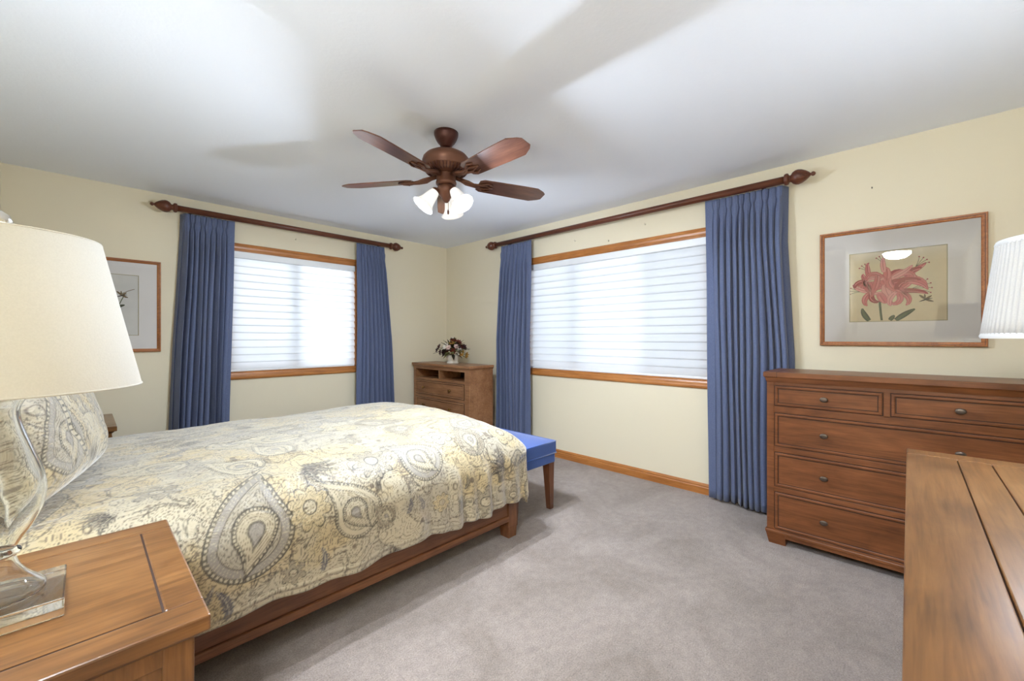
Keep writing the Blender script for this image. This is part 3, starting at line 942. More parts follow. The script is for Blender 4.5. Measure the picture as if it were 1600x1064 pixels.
# ------------------------------------------------------------------ framed pictures
fr_mat = wood('picture_frame_wood', [srgb(128, 72, 30), srgb(168, 100, 46), srgb(190, 122, 62)], 'x', 1.5, rough=.3, coat=.3)
gilt = simple('frame_dark_lip', srgb(92, 52, 26), .4)
mat_board = simple('white_mat_board', srgb(236, 230, 226), .85)
mat_core = simple('mat_bevel_line', srgb(176, 162, 126), .8)
def paper(name, c):
    m, nt, b = newmat(name)
    tc = N(nt, 'ShaderNodeTexCoord'); n1 = N(nt, 'ShaderNodeTexNoise', Scale=9.0, Detail=5.0)
    nt.links.new(tc.outputs['Object'], n1.inputs['Vector'])
    c2 = tuple(x*.93 for x in c[:3])+(1,)
    r = ramp(nt, [(.35, c2), (.65, c)], n1.outputs['Fac']); nt.links.new(r.outputs['Color'], b.inputs['Base Color'])
    b.inputs['Roughness'].default_value = .9
    return m
paper_m = paper('aged_paper', srgb(226, 208, 172))
paper_w = paper('pale_paper', srgb(224, 220, 214))
pk = [simple('print_pink', srgb(206, 112, 112), .9), simple('print_deep_pink', srgb(160, 58, 62), .9), simple('print_pale_pink', srgb(226, 158, 150), .9),
      simple('print_green', srgb(84, 92, 62), .9), simple('print_dark_green', srgb(58, 66, 48), .9), simple('print_brown', srgb(112, 88, 58), .9), simple('print_ink', srgb(64, 52, 42), .9)]

def strip(m, path, widths, mp, h, mi):
    n = len(path); Lp = []; Rp = []
    for i in range(n):
        a = path[max(0, i-1)]; b = path[min(n-1, i+1)]
        dx, dy = b[0]-a[0], b[1]-a[1]; l = math.hypot(dx, dy) or 1
        w = widths[i]/2
        Lp.append(mp(path[i][0]-dy/l*w, path[i][1]+dx/l*w, h)); Rp.append(mp(path[i][0]+dy/l*w, path[i][1]-dx/l*w, h))
    b0 = Lp + Rp
    m.add(b0, [(i, i+1, n+i+1, n+i) for i in range(n-1)], mi)
def curve(p0, ang, L, bend, n=9):
    pts = [p0]; a = ang
    for i in range(n-1):
        a += bend/(n-1)*(.4+1.6*i/(n-1))
        p = pts[-1]; pts.append((p[0]+math.cos(a)*L/(n-1), p[1]+math.sin(a)*L/(n-1)))
    return pts
def petal(m, p0, ang, L, w, bend, mp, h, fill, line=1):
    pts = curve(p0, ang, L, bend)
    ws = [w*(.35+.65*math.sin(PI*min(1, .12+.88*i/8)**.9))*(1 if i < 8 else .2) for i in range(9)]
    strip(m, pts, [x+.0028 for x in ws], mp, h, 1)
    strip(m, pts, ws, mp, h+.0002, fill)
    strip(m, pts[1:8], [.0022]*7, mp, h+.0004, line)
    # pale pink printed band along one side
    side = [(p[0]+.22*w*math.sin(ang), p[1]-.22*w*math.cos(ang)) for p in pts[2:8]]
    strip(m, side, [.0035]*6, mp, h+.0003, 2)
def floret(m, c, mp, h, rng, size=.08, face=0.0, spread=2*PI, npet=6):
    for k in range(npet):
        a = face + (k-(npet-1)/2)*spread/npet + rng.uniform(-.15, .15)
        petal(m, c, a, size*rng.uniform(.8, 1.1), size*rng.uniform(.2, .27), rng.choice((-1, 1))*rng.uniform(1.0, 2.6), mp, h+.0006*k, rng.choice((0, 0, 0, 2)))
    for k in range(5):
        a = face + rng.uniform(-.5, .5)
        pts = curve(c, a, size*rng.uniform(.9, 1.25), rng.uniform(-.5, .5))
        strip(m, pts, [.0016]*9, mp, h+.0045, rng.choice((1, 2, 1)))
        q = pts[-1]
        m.add([mp(q[0]+.0035*math.cos(j), q[1]+.0025*math.sin(j), h+.0047) for j in np.linspace(0, 2*PI, 8)[:-1]], [tuple(range(7))], 6)
def insect(m, c, mp, h, s=1.0):
    for a, L, w in ((.5, .03, .009), (2.2, .03, .010), (1.5, .026, .007), (-.5, .034, .010)):
        pts = curve(c, a, L*s, .2)
        strip(m, pts, [w*s*math.sin(PI*(.1+.8*i/8)) for i in range(9)], mp, h, 5)
    pts = curve((c[0]-.02*s, c[1]-.012*s), .45, .05*s, -.3)
    strip(m, pts, [.007*s*math.sin(PI*(.08+.84*i/8)) for i in range(9)], mp, h+.0003, 6)
def picture(label, base, mp, w, h, mw, pw, ph, px, py, draw, pap):
    """mp(u, v, d): u along the wall from the left edge, v up from the bottom edge, d off the wall; local"""
    t = thing('framed_picture', label, 'picture', base)
    prof = [(0, .002), (0, .020), (.003, .024), (.009, .024), (.011, .019), (.020, .017), (.025, .013), (.025, .002)]
    o = MB().frame(prof, 0, w, 0, h, mp).build('frame', fr_mat, t)
    MB().frame([(0.0095, .0195), (.0095, .0245), (.0115, .0245), (.0115, .0195)], 0, w, 0, h, mp).build('frame_lip', gilt, o)
    f = .0245
    m = MB()
    # mat with a window cut in it
    m.frame([(0, .008), (0, .011), (1, .011), (1, .008)], f, w-f, f, h-f, lambda u, v, d: None) if False else None
    X = [f, px, px+pw, w-f]; Y = [f, py, py+ph, h-f]
    for i in range(3):
        for j in range(3):
            if i == 1 and j == 1: continue
            m.poly([mp(X[i], Y[j], .011), mp(X[i+1], Y[j], .011), mp(X[i+1], Y[j+1], .011), mp(X[i], Y[j+1], .011)])
    m.build('mat', mat_board, t, recalc=False)
    MB().frame([(-.0022, .0112), (.002, .0112), (.002, .008), (-.0022, .010)], px, px+pw, py, py+ph, mp).build('mat_bevel', mat_core, t)
    m = MB().poly([mp(px-.01, py-.01, .008), mp(px+pw+.01, py-.01, .008), mp(px+pw+.01, py+ph+.01, .008), mp(px-.01, py+ph+.01, .008)])
    pr = m.build('print', pap, t, recalc=False)
    if draw:
        m = MB(); draw(m, lambda u, v, d: mp(px+u, py+v, .0082+d*.25), pw, ph)
        m.build('drawing', pk, pr, recalc=False)
    m = MB().poly([mp(f-.002, f-.002, .0135), mp(w-f+.002, f-.002, .0135), mp(w-f+.002, h-f+.002, .0135), mp(f-.002, h-f+.002, .0135)])
    m.build('picture_glass', M['pane'], t, recalc=False)
    return t

def flower_drawing(m, mp, w, h):
    rng = random.Random(12)
    c = (w*.40, h*.50)
    strip(m, curve((w*.355, .006), 1.68, h*.34, -.1), [.011]*9, mp, 0, 3)
    strip(m, curve((w*.362, .006), 1.68, h*.34, -.1), [.003]*9, mp, .0003, 4)
    for x, a, L, b in ((.22, 2.2, .085, -.45), (.44, 1.0, .036, -.1), (.50, .72, .105, -.15)):
        pts = curve((w*x, .006), a, L, b)
        ws = [(.026 if L > .05 else .02)*math.sin(PI*(.2+.76*i/8))**.8 for i in range(9)]
        strip(m, pts, [q+.003 for q in ws], mp, .001, 4); strip(m, pts, [q*.55 for q in ws], mp, .0014, 3)
    # petals: start (fractions of the sheet), heading, length, width, bend
    PT = [(.39,.52,2.9,.13,.030,.5),(.39,.52,-2.7,.12,.034,-.8),(.39,.52,-1.5,.10,.040,.6),(.39,.52,-.35,.13,.034,-.7),(.39,.52,.35,.16,.030,-.5),(.39,.52,1.3,.11,.040,.5),(.39,.52,1.9,.10,.034,.5),
          (.37,.60,2.5,.13,.028,2.4),(.36,.62,2.1,.11,.026,2.6),(.42,.62,1.0,.12,.030,-2.4),(.47,.63,.9,.12,.028,-2.8),(.52,.62,.8,.10,.028,-2.2),(.45,.60,.45,.12,.026,.4),
          (.22,.62,1.75,.10,.024,-.2),(.21,.58,2.9,.09,.026,1.6),(.21,.58,2.5,.06,.022,-1.0),(.22,.56,-1.3,.09,.030,-.3),
          (.38,.70,1.72,.09,.024,-.2),(.60,.63,.55,.11,.024,.2),(.58,.63,.75,.09,.028,-.6),(.57,.58,.15,.13,.034,-1.4),(.55,.56,.0,.14,.030,-1.0),
          (.25,.42,2.85,.10,.024,-.3),(.25,.42,-2.6,.10,.028,1.6),(.25,.41,-1.9,.08,.026,1.9),(.25,.41,2.2,.11,.030,-.6),(.26,.42,1.2,.12,.030,.4),(.27,.40,.0,.13,.022,.1),
          (.52,.42,.65,.12,.026,.3),(.53,.42,.05,.13,.024,-.5),(.53,.41,-.35,.11,.026,-1.8),(.52,.40,-.9,.10,.028,-2.4),(.50,.40,-2.4,.09,.026,1.2),(.50,.43,2.5,.09,.030,-1.4),(.51,.44,1.5,.07,.028,-1.6),
          (.33,.40,-1.2,.07,.040,.2),(.36,.40,-.9,.085,.030,-.3)]
    for i, (x, y, a, L, wd, bd) in enumerate(PT):
        petal(m, (w*x, h*y), a, L, wd, bd, mp, .002+.0009*(i % 9), (0, 0, 2, 0, 1)[i % 5])
    for x, y, a, L in ((.22,.72,2.1,.055),(.37,.82,1.75,.05),(.70,.74,.8,.06),(.14,.44,2.85,.06),(.66,.44,.15,.085)):
        for q in (-.32, -.1, .12, .34):
            pts = curve((w*x, h*y), a+q, L, q)
            strip(m, pts, [.002]*9, mp, .003, 6)
            e = pts[-1]; m.add([mp(e[0]+.004*math.cos(j), e[1]+.004*math.sin(j), .0033) for j in np.linspace(0, 2*PI, 8)[:-1]], [tuple(range(7))], 1)
    insect(m, (w*.79, h*.29), mp, .002, 1.15)
AW, AH = .734, .732
base = (XR, .425, 1.184)
picture('large framed print of a pink flower on cream paper, above the tall chest', base, lambda u, v, d: (-d, -u, v), AW, AH, .1, .429, .429, .153, .151, flower_drawing, paper_m)
def twig_drawing(m, mp, w, h):
    for a, b in (((.02, h*.15), (1.3, .36, .5)), ((.05, h*.3), (.9, .28, .9)), ((w*.5, .02), (1.5, .3, -.3))):
        strip(m, curve(a, *b), [.006]*9, mp, 0, 3)
    for k in range(7):
        pts = curve((w*(.25+.08*k), h*(.2+.05*k)), .4+.5*k, .07, .6)
        strip(m, pts, [.022*math.sin(PI*(.1+.85*i/8)) for i in range(9)], mp, .001, 3 if k % 2 else 4)
    insect(m, (w*.66, h*.66), mp, .002, 1.3)
    strip(m, curve((w*.66, h*.68), .6, .09, -.2), [.004]*9, mp, .002, 5)
picture('framed print with white mat on the left wall, half hidden by the cream lampshade', (-.115, YL, 1.12), lambda u, v, d: (u, -d, v), .563, .742, .1, .30, .48, .125, .135, twig_drawing, paper_w)

# ------------------------------------------------------------------ flowers on the corner chest
def bouquet():
    cx, cy, z0 = 3.035, 3.895, .9302
    t = thing('flower_arrangement', 'bowl of mixed white, russet and dark flowers on the corner media chest', 'flower arrangement', (cx, cy, z0))
    rng = random.Random(5)
    cer = simple('cream_ceramic', srgb(226, 220, 206), .3)
    MB().lathe([(.062, 0), (.068, .004), (.068, .018), (.060, .024), (.064, .04), (.076, .070), (.082, .094), (.086, .100), (.080, .100), (.074, .088), (.05, .07), (.001, .068)], n=40, cap=False).build('bowl', cer, t)
    cols = {'white': srgb(236, 230, 216), 'russet': srgb(112, 46, 30), 'plum': srgb(64, 28, 30), 'gold': srgb(196, 150, 74), 'blush': srgb(216, 186, 176)}
    mats = {k: simple('petal_'+k, v, .7) for k, v in cols.items()}
    lf = [simple('leaf_dark', srgb(52, 44, 28), .6), simple('leaf_olive', srgb(104, 102, 52), .6), simple('leaf_brown', srgb(70, 44, 30), .6)]
    ctr = simple('flower_centre', srgb(128, 100, 40), .8)
    def dirn(u, v):        # u: -1..1 sideways as seen in the photo, v: elevation 0..1
        a = u*1.45
        d = RT*math.sin(a)*math.cos(v*1.2) - FW*math.cos(a)*math.cos(v*1.2)*.75 + Vector((0, 0, 1))*math.sin(v*1.2)
        return d
    def blossom(kind, pos, nrm, r, layers=2):
        m = MB(); q = nrm.to_track_quat('Z', 'Y').to_matrix()
        for L in range(layers):
            n = 6 - L
            for k in range(n):
                a = 2*PI*k/n + L*.5
                rr = r*(1-.32*L); lift = .25+.55*L
                P = []
                for i in range(5):
                    f = i/4; wd = .42*math.sin(PI*(.15+.75*f))*rr
                    row = []
                    for j in (-1, 0, 1):
                        x = f*rr; y = j*wd; z = lift*rr*f*f + .06*rr*(j*j) + .002*L
                        row.append(pos + q @ Vector((x*math.cos(a)-y*math.sin(a), x*math.sin(a)+y*math.cos(a), z)))
                    P.append(row)
                m.grid([[tuple(p) for p in row] for row in P])
        o = m.build('flower', mats[kind], t, recalc=False)
        m = MB(); m.lathe([(r*.16, 0), (r*.15, r*.1), (r*.05, r*.17)], c=pos, n=10, M=q.to_4x4())
        m.build('flower_centre', ctr, o)
    C0 = Vector((0, 0, .115))
    spec = [('white', -.42, .42, .145, .060), ('blush', -.18, .34, .150, .046), ('white', .45, .05, .150, .062), ('blush', .30, .40, .150, .046), ('gold', .55, -.05, .16, .05),
            ('russet', .30, .95, .150, .060), ('russet', .62, .72, .160, .060), ('plum', .75, .30, .175, .058), ('gold', .80, -.15, .190, .055), ('gold', .0, .72, .150, .046),
            ('plum', -.80, .30, .180, .058), ('plum', -.95, .10, .19, .05), ('plum', -.68, .02, .165, .05), ('russet', -.1, 1.1, .15, .045), ('white', .12, 1.15, .175, .035), ('russet', .1, .1, .12, .05), ('plum', .5, .35, .14, .05)]
    for k, u, v, d, r in spec:
        n = dirn(u, v); blossom(k, C0 + n*(d-.01) + Vector((0, 0, .02)), n, r*.74)
    for side in range(10):                                     # back of the bunch
        a = rng.uniform(-1, 1); n = FW*math.cos(a)*.8 + RT*math.sin(a)*1.1 + Vector((0, 0, rng.uniform(.1, 1)))
        n.normalize(); blossom(rng.choice(('plum', 'russet', 'white', 'gold')), C0+n*.13, n, .05)
    for k in range(84):
        u = rng.uniform(-1.15, 1.15); v = rng.uniform(-.12, 1.2)
        n = dirn(u, v); n.normalize()
        if k % 4 == 0: n = Vector((-n.x, -n.y, n.z))
        Lf = rng.uniform(.15, .235); wd = rng.uniform(.014, .024)
        side = n.cross(Vector((0, 0, 1))); side = side.normalized() if side.length > .01 else RT
        P = []
        for i in range(6):
            f = i/5
            p = C0 + n*(Lf*(.30+.70*f)) + Vector((0, 0, .012-.045*f*f))
            w = wd*math.sin(PI*(.08+.9*f))
            P.append([tuple(p-side*w), tuple(p+Vector((0, 0, .004))), tuple(p+side*w)])
        MB().grid(P).build('leaf', lf[k % 3], t, recalc=False)
bouquet()
# ------------------------------------------------------------------ paisley cloth: duvet and pillows
def vnoise(x, y, seed=0):
    r = np.random.RandomState(seed).rand(256, 256)
    xi = np.floor(x).astype(int); yi = np.floor(y).astype(int)
    fx = x-xi; fy = y-yi
    fx = fx*fx*fx*(fx*(fx*6-15)+10); fy = fy*fy*fy*(fy*(fy*6-15)+10)
    g = lambda a, b: r[a % 256, b % 256]
    return (g(xi, yi)*(1-fx)+g(xi+1, yi)*fx)*(1-fy) + (g(xi, yi+1)*(1-fx)+g(xi+1, yi+1)*fx)*fy
def fbm(x, y, seed=0, o=3):
    a = 0; w = .5
    for i in range(o):
        a = a + w*vnoise(x*2**i, y*2**i, seed+i*7); w *= .5
    return a/(1-.5**o)
def lin(r, g, b): return np.array(srgb(r, g, b)[:3])
CREAM, INK, TAUPE, GOLD, GREY, SLATE = lin(196, 184, 156), lin(40, 31, 24), lin(104, 88, 70), lin(200, 174, 116), lin(140, 134, 130), lin(74, 74, 88)
def over(C, mask, col, al=1.0):
    a = np.clip(mask, 0, 1)[..., None]*al
    return C*(1-a) + col*a
def line(v, w, aa): return np.clip((w-np.abs(v))/aa+.5, 0, 1)
# teardrop outline as radius against angle (tip bent over)
def _tear():
    th = np.linspace(0, 2*PI, 400)
    x = np.sin(th)*np.where(np.cos(th) > 0, np.sin(np.abs(np.sin(th))*PI/2)*np.clip(1-np.cos(th), 0, 1)**.42, 1.0)
    y = np.where(np.cos(th) > 0, 1.75*np.cos(th)**1.1, np.cos(th)*1.0)
    x = x + .34*np.clip(y, 0, None)**2*1.1
    a = np.arctan2(x, y); r = np.hypot(x, y)
    o = np.argsort(a); return a[o], r[o]
TA, TR = _tear()
def paisley(C, x, y, cx, cy, sc, rot, flip, kind, aa):
    u, v = (x-cx), (y-cy)
    c, s = math.cos(rot), math.sin(rot)
    u, v = (u*c+v*s)*flip/sc, (-u*s+v*c)/sc
    th = np.arctan2(u, v); q = np.hypot(u, v)/np.interp(th, TA, TR, period=2*PI)
    e = aa/sc
    fill = GREY if kind == 0 else (TAUPE if kind == 1 else CREAM)
    # leafy fringe
    n = 26
    fr = 1.10+.16*np.abs(np.cos(th*n/2))
    C = over(C, line(q-fr, .012, e*1.5)*(q > 1.03), INK if kind != 2 else TAUPE, .75)
    C = over(C, ((q > 1.03) & (q < fr-.03) & (np.abs(np.sin(th*n/2)) < .12)), TAUPE, .8)
    inside = np.clip((1-q)/e+.5, 0, 1)
    C = over(C, inside, CREAM)
    C = over(C, line(q-1.0, .022, e), INK, .85)
    C = over(C, line(q-.90, .012, e), INK, .8)
    C = over(C, ((q > .915) & (q < .98))*(np.sin(th*52) > .1), INK, .75)
    C = over(C, ((q < .885) & (q > .70))*1.0, fill, .75)
    C = over(C, ((q < .87) & (q > .72))*line(np.sin(th*34+q*9), .22, .25), CREAM, .9)
    C = over(C, line(q-.69, .014, e), INK, .8)
    C = over(C, (q < .675)*1.0, fill, .35)
    C = over(C, (q < .66)*line(np.sin(q*44+th*3.0+2*np.sin(3*th)), .26, .3), INK if kind != 2 else TAUPE, .6)
    C = over(C, (q < .66)*line(np.sin(th*9+np.sin(q*16)*1.6), .16, .2), INK, .55)
    # curled inner drop, off centre, with its own bands
    u2, v2 = (u-.16)/.52, -(v-.02)/.52
    th2 = np.arctan2(-u2, v2); q2 = np.hypot(u2, v2)/np.interp(th2, TA, TR, period=2*PI)
    C = over(C, (q2 < 1)*1.0, CREAM, .95)
    C = over(C, line(q2-1.0, .04, e*2), INK, .85); C = over(C, line(q2-.84, .025, e*2), INK, .7)
    C = over(C, ((q2 < .97) & (q2 > .87))*(np.sin(th2*36) > .2), INK, .8)
    C = over(C, (q2 < .82)*line(np.sin(q2*26+th2*2.0), .3, .3), TAUPE, .8)
    C = over(C, (q2 < .34)*1.0, GREY, .7); C = over(C, line(q2-.36, .05, e*3), INK, .7)
    return C
def blossom(C, x, y, cx, cy, sc, rot, n, kind, aa):
    u, v = (x-cx)/sc, (y-cy)/sc
    th = np.arctan2(v, u)+rot; r = np.hypot(u, v)
    R = .52+.48*np.abs(np.cos(th*n/2))**(.6 if kind != 1 else 1.4)
    q = r/R; e = aa/sc
    fill = GOLD if kind == 0 else (TAUPE if kind == 1 else GREY)
    ins = np.clip((1-q)/e+.5, 0, 1)
    C = over(C, ins, CREAM); C = over(C, ins, fill, .42)
    C = over(C, ins*line(np.sin(th*n*3.0+np.sin(r*8)), .24, .25), INK, .62)
    C = over(C, line(q-1, .035, e), INK, .85)
    C = over(C, line(q-.72, .02, e), INK, .6)
    C = over(C, (r < .30)*1.0, CREAM, .9); C = over(C, line(r-.30, .03, e), INK, .85)
    C = over(C, (r < .26)*line(np.sin(r*60), .35, .3), TAUPE, .9)
    return C
def leaf(C, x, y, cx, cy, sc, rot, dark, aa):
    u, v = (x-cx), (y-cy); c, s = math.cos(rot), math.sin(rot)
    u, v = (u*c+v*s)/sc, (-u*s+v*c)/sc
    v = v - .25*u*u
    w = .34*np.sqrt(np.clip(1-u*u, 0, 1))*(1-.45*u)*(.78+.22*np.cos(u*26))
    e = aa/sc
    ins = np.clip((w-np.abs(v))/e+.5, 0, 1)*(np.abs(u) < 1)
    C = over(C, ins, SLATE if dark == 2 else (INK if dark else TAUPE), .8 if dark else .5)
    C = over(C, ins*line(np.sin((u*1.0-np.abs(v)*1.6)*30), .25, .3), CREAM if dark else INK, .6)
    C = over(C, ins*line(v, .02, e), CREAM if dark else INK, .9)
    return C
def fan(C, x, y, cx, cy, sc, rot, aa):
    for k in range(6):
        a = rot+(k-2.5)*.36
        C = leaf(C, x, y, cx+math.cos(a)*sc*.8, cy+math.sin(a)*sc*.8, sc*.85, a, k % 2, aa)
    return C

def cloth(x, y, seed, motifs, aa=.0022):
    """x, y: metres on the flat cloth -> linear rgb"""
    C = np.ones(x.shape+(3,))*CREAM
    wx = x+.05*(fbm(x*7, y*7, seed+1)-.5); wy = y+.05*(fbm(x*7+9, y*7, seed+2)-.5)
    pa = fbm(wx*5, wy*5, seed+3)
    C = over(C, (pa-.51)*9, GOLD, .50)
    C = over(C, (.42-pa)*9, GREY, .30)
    # engraved scrolls
    n1 = fbm(wx*9, wy*9, seed+5, 2)
    n2 = fbm(wx*17+4, wy*17, seed+8, 2)
    C = over(C, line(np.sin(n1*52), .22, .2), TAUPE, .85)
    n3 = fbm(wx*6+8, wy*6, seed+12, 2)
    veil = smoothstep(.46, .56, n3)
    C = over(C, line(np.sin(n1*104+2*np.sin(n2*12)), .20, .22)*veil, INK, .62)
    C = over(C, line(np.sin(n2*30), .09, .12)*(1-veil), INK, .50)
    C = over(C, line(n3-.50, .006, .004), INK, .7); C = over(C, line(n3-.53, .003, .003), INK, .6)
    C = over(C, ((n3 > .506) & (n3 < .526))*(np.sin(pa*400) > .2), TAUPE, .8)
    hx, hy = np.floor(x/.021), np.floor(y/.021)
    rx = np.random.RandomState(seed).rand(512, 512)
    jit = rx[hx.astype(int) % 512, hy.astype(int) % 512]
    dx = x/.021-hx-.3-.4*jit; dy = y/.021-hy-.7+.4*jit
    C = over(C, (np.hypot(dx, dy) < .16)*(jit > .86), INK, .7)
    for mt in motifs:
        k = mt[0]; cx, cy, sc = mt[1:4]
        ext = {'p': 2.3, 'b': 1.15, 'l': 1.15, 'f': 2.2}[k]*sc
        sel = (np.abs(x-cx) < ext) & (np.abs(y-cy) < ext)
        if not sel.any(): continue
        c = C[sel]; X = x[sel]; Y = y[sel]
        if k == 'p': c = paisley(c, X, Y, cx, cy, sc, mt[4], mt[5], mt[6], aa)
        elif k == 'b': c = blossom(c, X, Y, cx, cy, sc, mt[4], mt[5], mt[6], aa)
        elif k == 'l': c = leaf(c, X, Y, cx, cy, sc, mt[4], mt[5], aa)
        else: c = fan(c, X, Y, cx, cy, sc, mt[4], aa)
        C[sel] = c
    return C
def random_motifs(seed, x0, x1, y0, y1, avoid, step=.17):
    rng = random.Random(seed); out = []
    ny = int((y1-y0)/step); nx = int((x1-x0)/step)
    for j in range(ny+1):
        for i in range(nx+1):
            cx = x0+(i+.5*(j % 2)+rng.uniform(-.22, .22))*step; cy = y0+(j+rng.uniform(-.22, .22))*step
            if any((cx-a[1])**2+(cy-a[2])**2 < (a[3]*1.35+.06)**2 for a in avoid): continue
            r = rng.random()
            if r < .30: out.append(('p', cx, cy, rng.uniform(.07, .125), rng.uniform(0, 6.28), rng.choice((-1, 1)), rng.choice((0, 1, 2))))
            elif r < .62: out.append(('b', cx, cy, rng.uniform(.055, .10), rng.uniform(0, 3), rng.choice((5, 6, 8)), rng.choice((0, 1, 2))))
            elif r < .82: out.append(('l', cx, cy, rng.uniform(.05, .08), rng.uniform(0, 6.28), rng.choice((0, 1, 2))))
            else: out.append(('f', cx, cy, rng.uniform(.045, .07), rng.uniform(0, 6.28)))
    return out

def paisley_mat():
    m, nt, b = newmat('paisley_cotton')
    at = N(nt, 'ShaderNodeAttribute', attribute_name='pattern')
    nt.links.new(at.outputs['Color'], b.inputs['Base Color'])
    tc = N(nt, 'ShaderNodeTexCoord')
    w1 = N(nt, 'ShaderNodeTexNoise', Scale=9.0, Detail=5.0, Roughness=.55, Distortion=1.0)
    nt.links.new(tc.outputs['Object'], w1.inputs['Vector'])
    bump(nt, b, w1.outputs['Fac'], .5, .03)
    b.inputs['Roughness'].default_value = .54
    b.inputs['Specular IOR Level'].default_value = .55
    b.inputs['Sheen Weight'].default_value = .85
    b.inputs['Sheen Roughness'].default_value = .45
    return m
M['paisley'] = paisley_mat()

def cloth_grid(name, P, colr, parent=None, thick=0.0):
    a, b = P.shape[:2]
    me = bpy.data.meshes.new(name)
    idx = np.arange(a*b).reshape(a, b)
    q = np.stack([idx[:-1, :-1], idx[:-1, 1:], idx[1:, 1:], idx[1:, :-1]], -1).reshape(-1, 4)
    me.vertices.add(a*b); me.vertices.foreach_set('co', P.reshape(-1).astype(np.float32))
    me.loops.add(q.size); me.loops.foreach_set('vertex_index', q.reshape(-1).astype(np.int32))
    me.polygons.add(len(q)); me.polygons.foreach_set('loop_start', (np.arange(len(q))*4).astype(np.int32))
    try: me.polygons.foreach_set('loop_total', np.full(len(q), 4, np.int32))
    except Exception: pass
    me.polygons.foreach_set('use_smooth', np.ones(len(q), bool))
    me.update(calc_edges=True)
    at = me.attributes.new('pattern', 'FLOAT_COLOR', 'POINT')
    c4 = np.ones((a*b, 4), np.float32); c4[:, :3] = colr.reshape(-1, 3)
    at.data.foreach_set('color', c4.reshape(-1))
    me.materials.append(M['paisley'])
    o = bpy.data.objects.new(name, me); COL.objects.link(o)
    if parent is not None: o.parent = parent
    return o

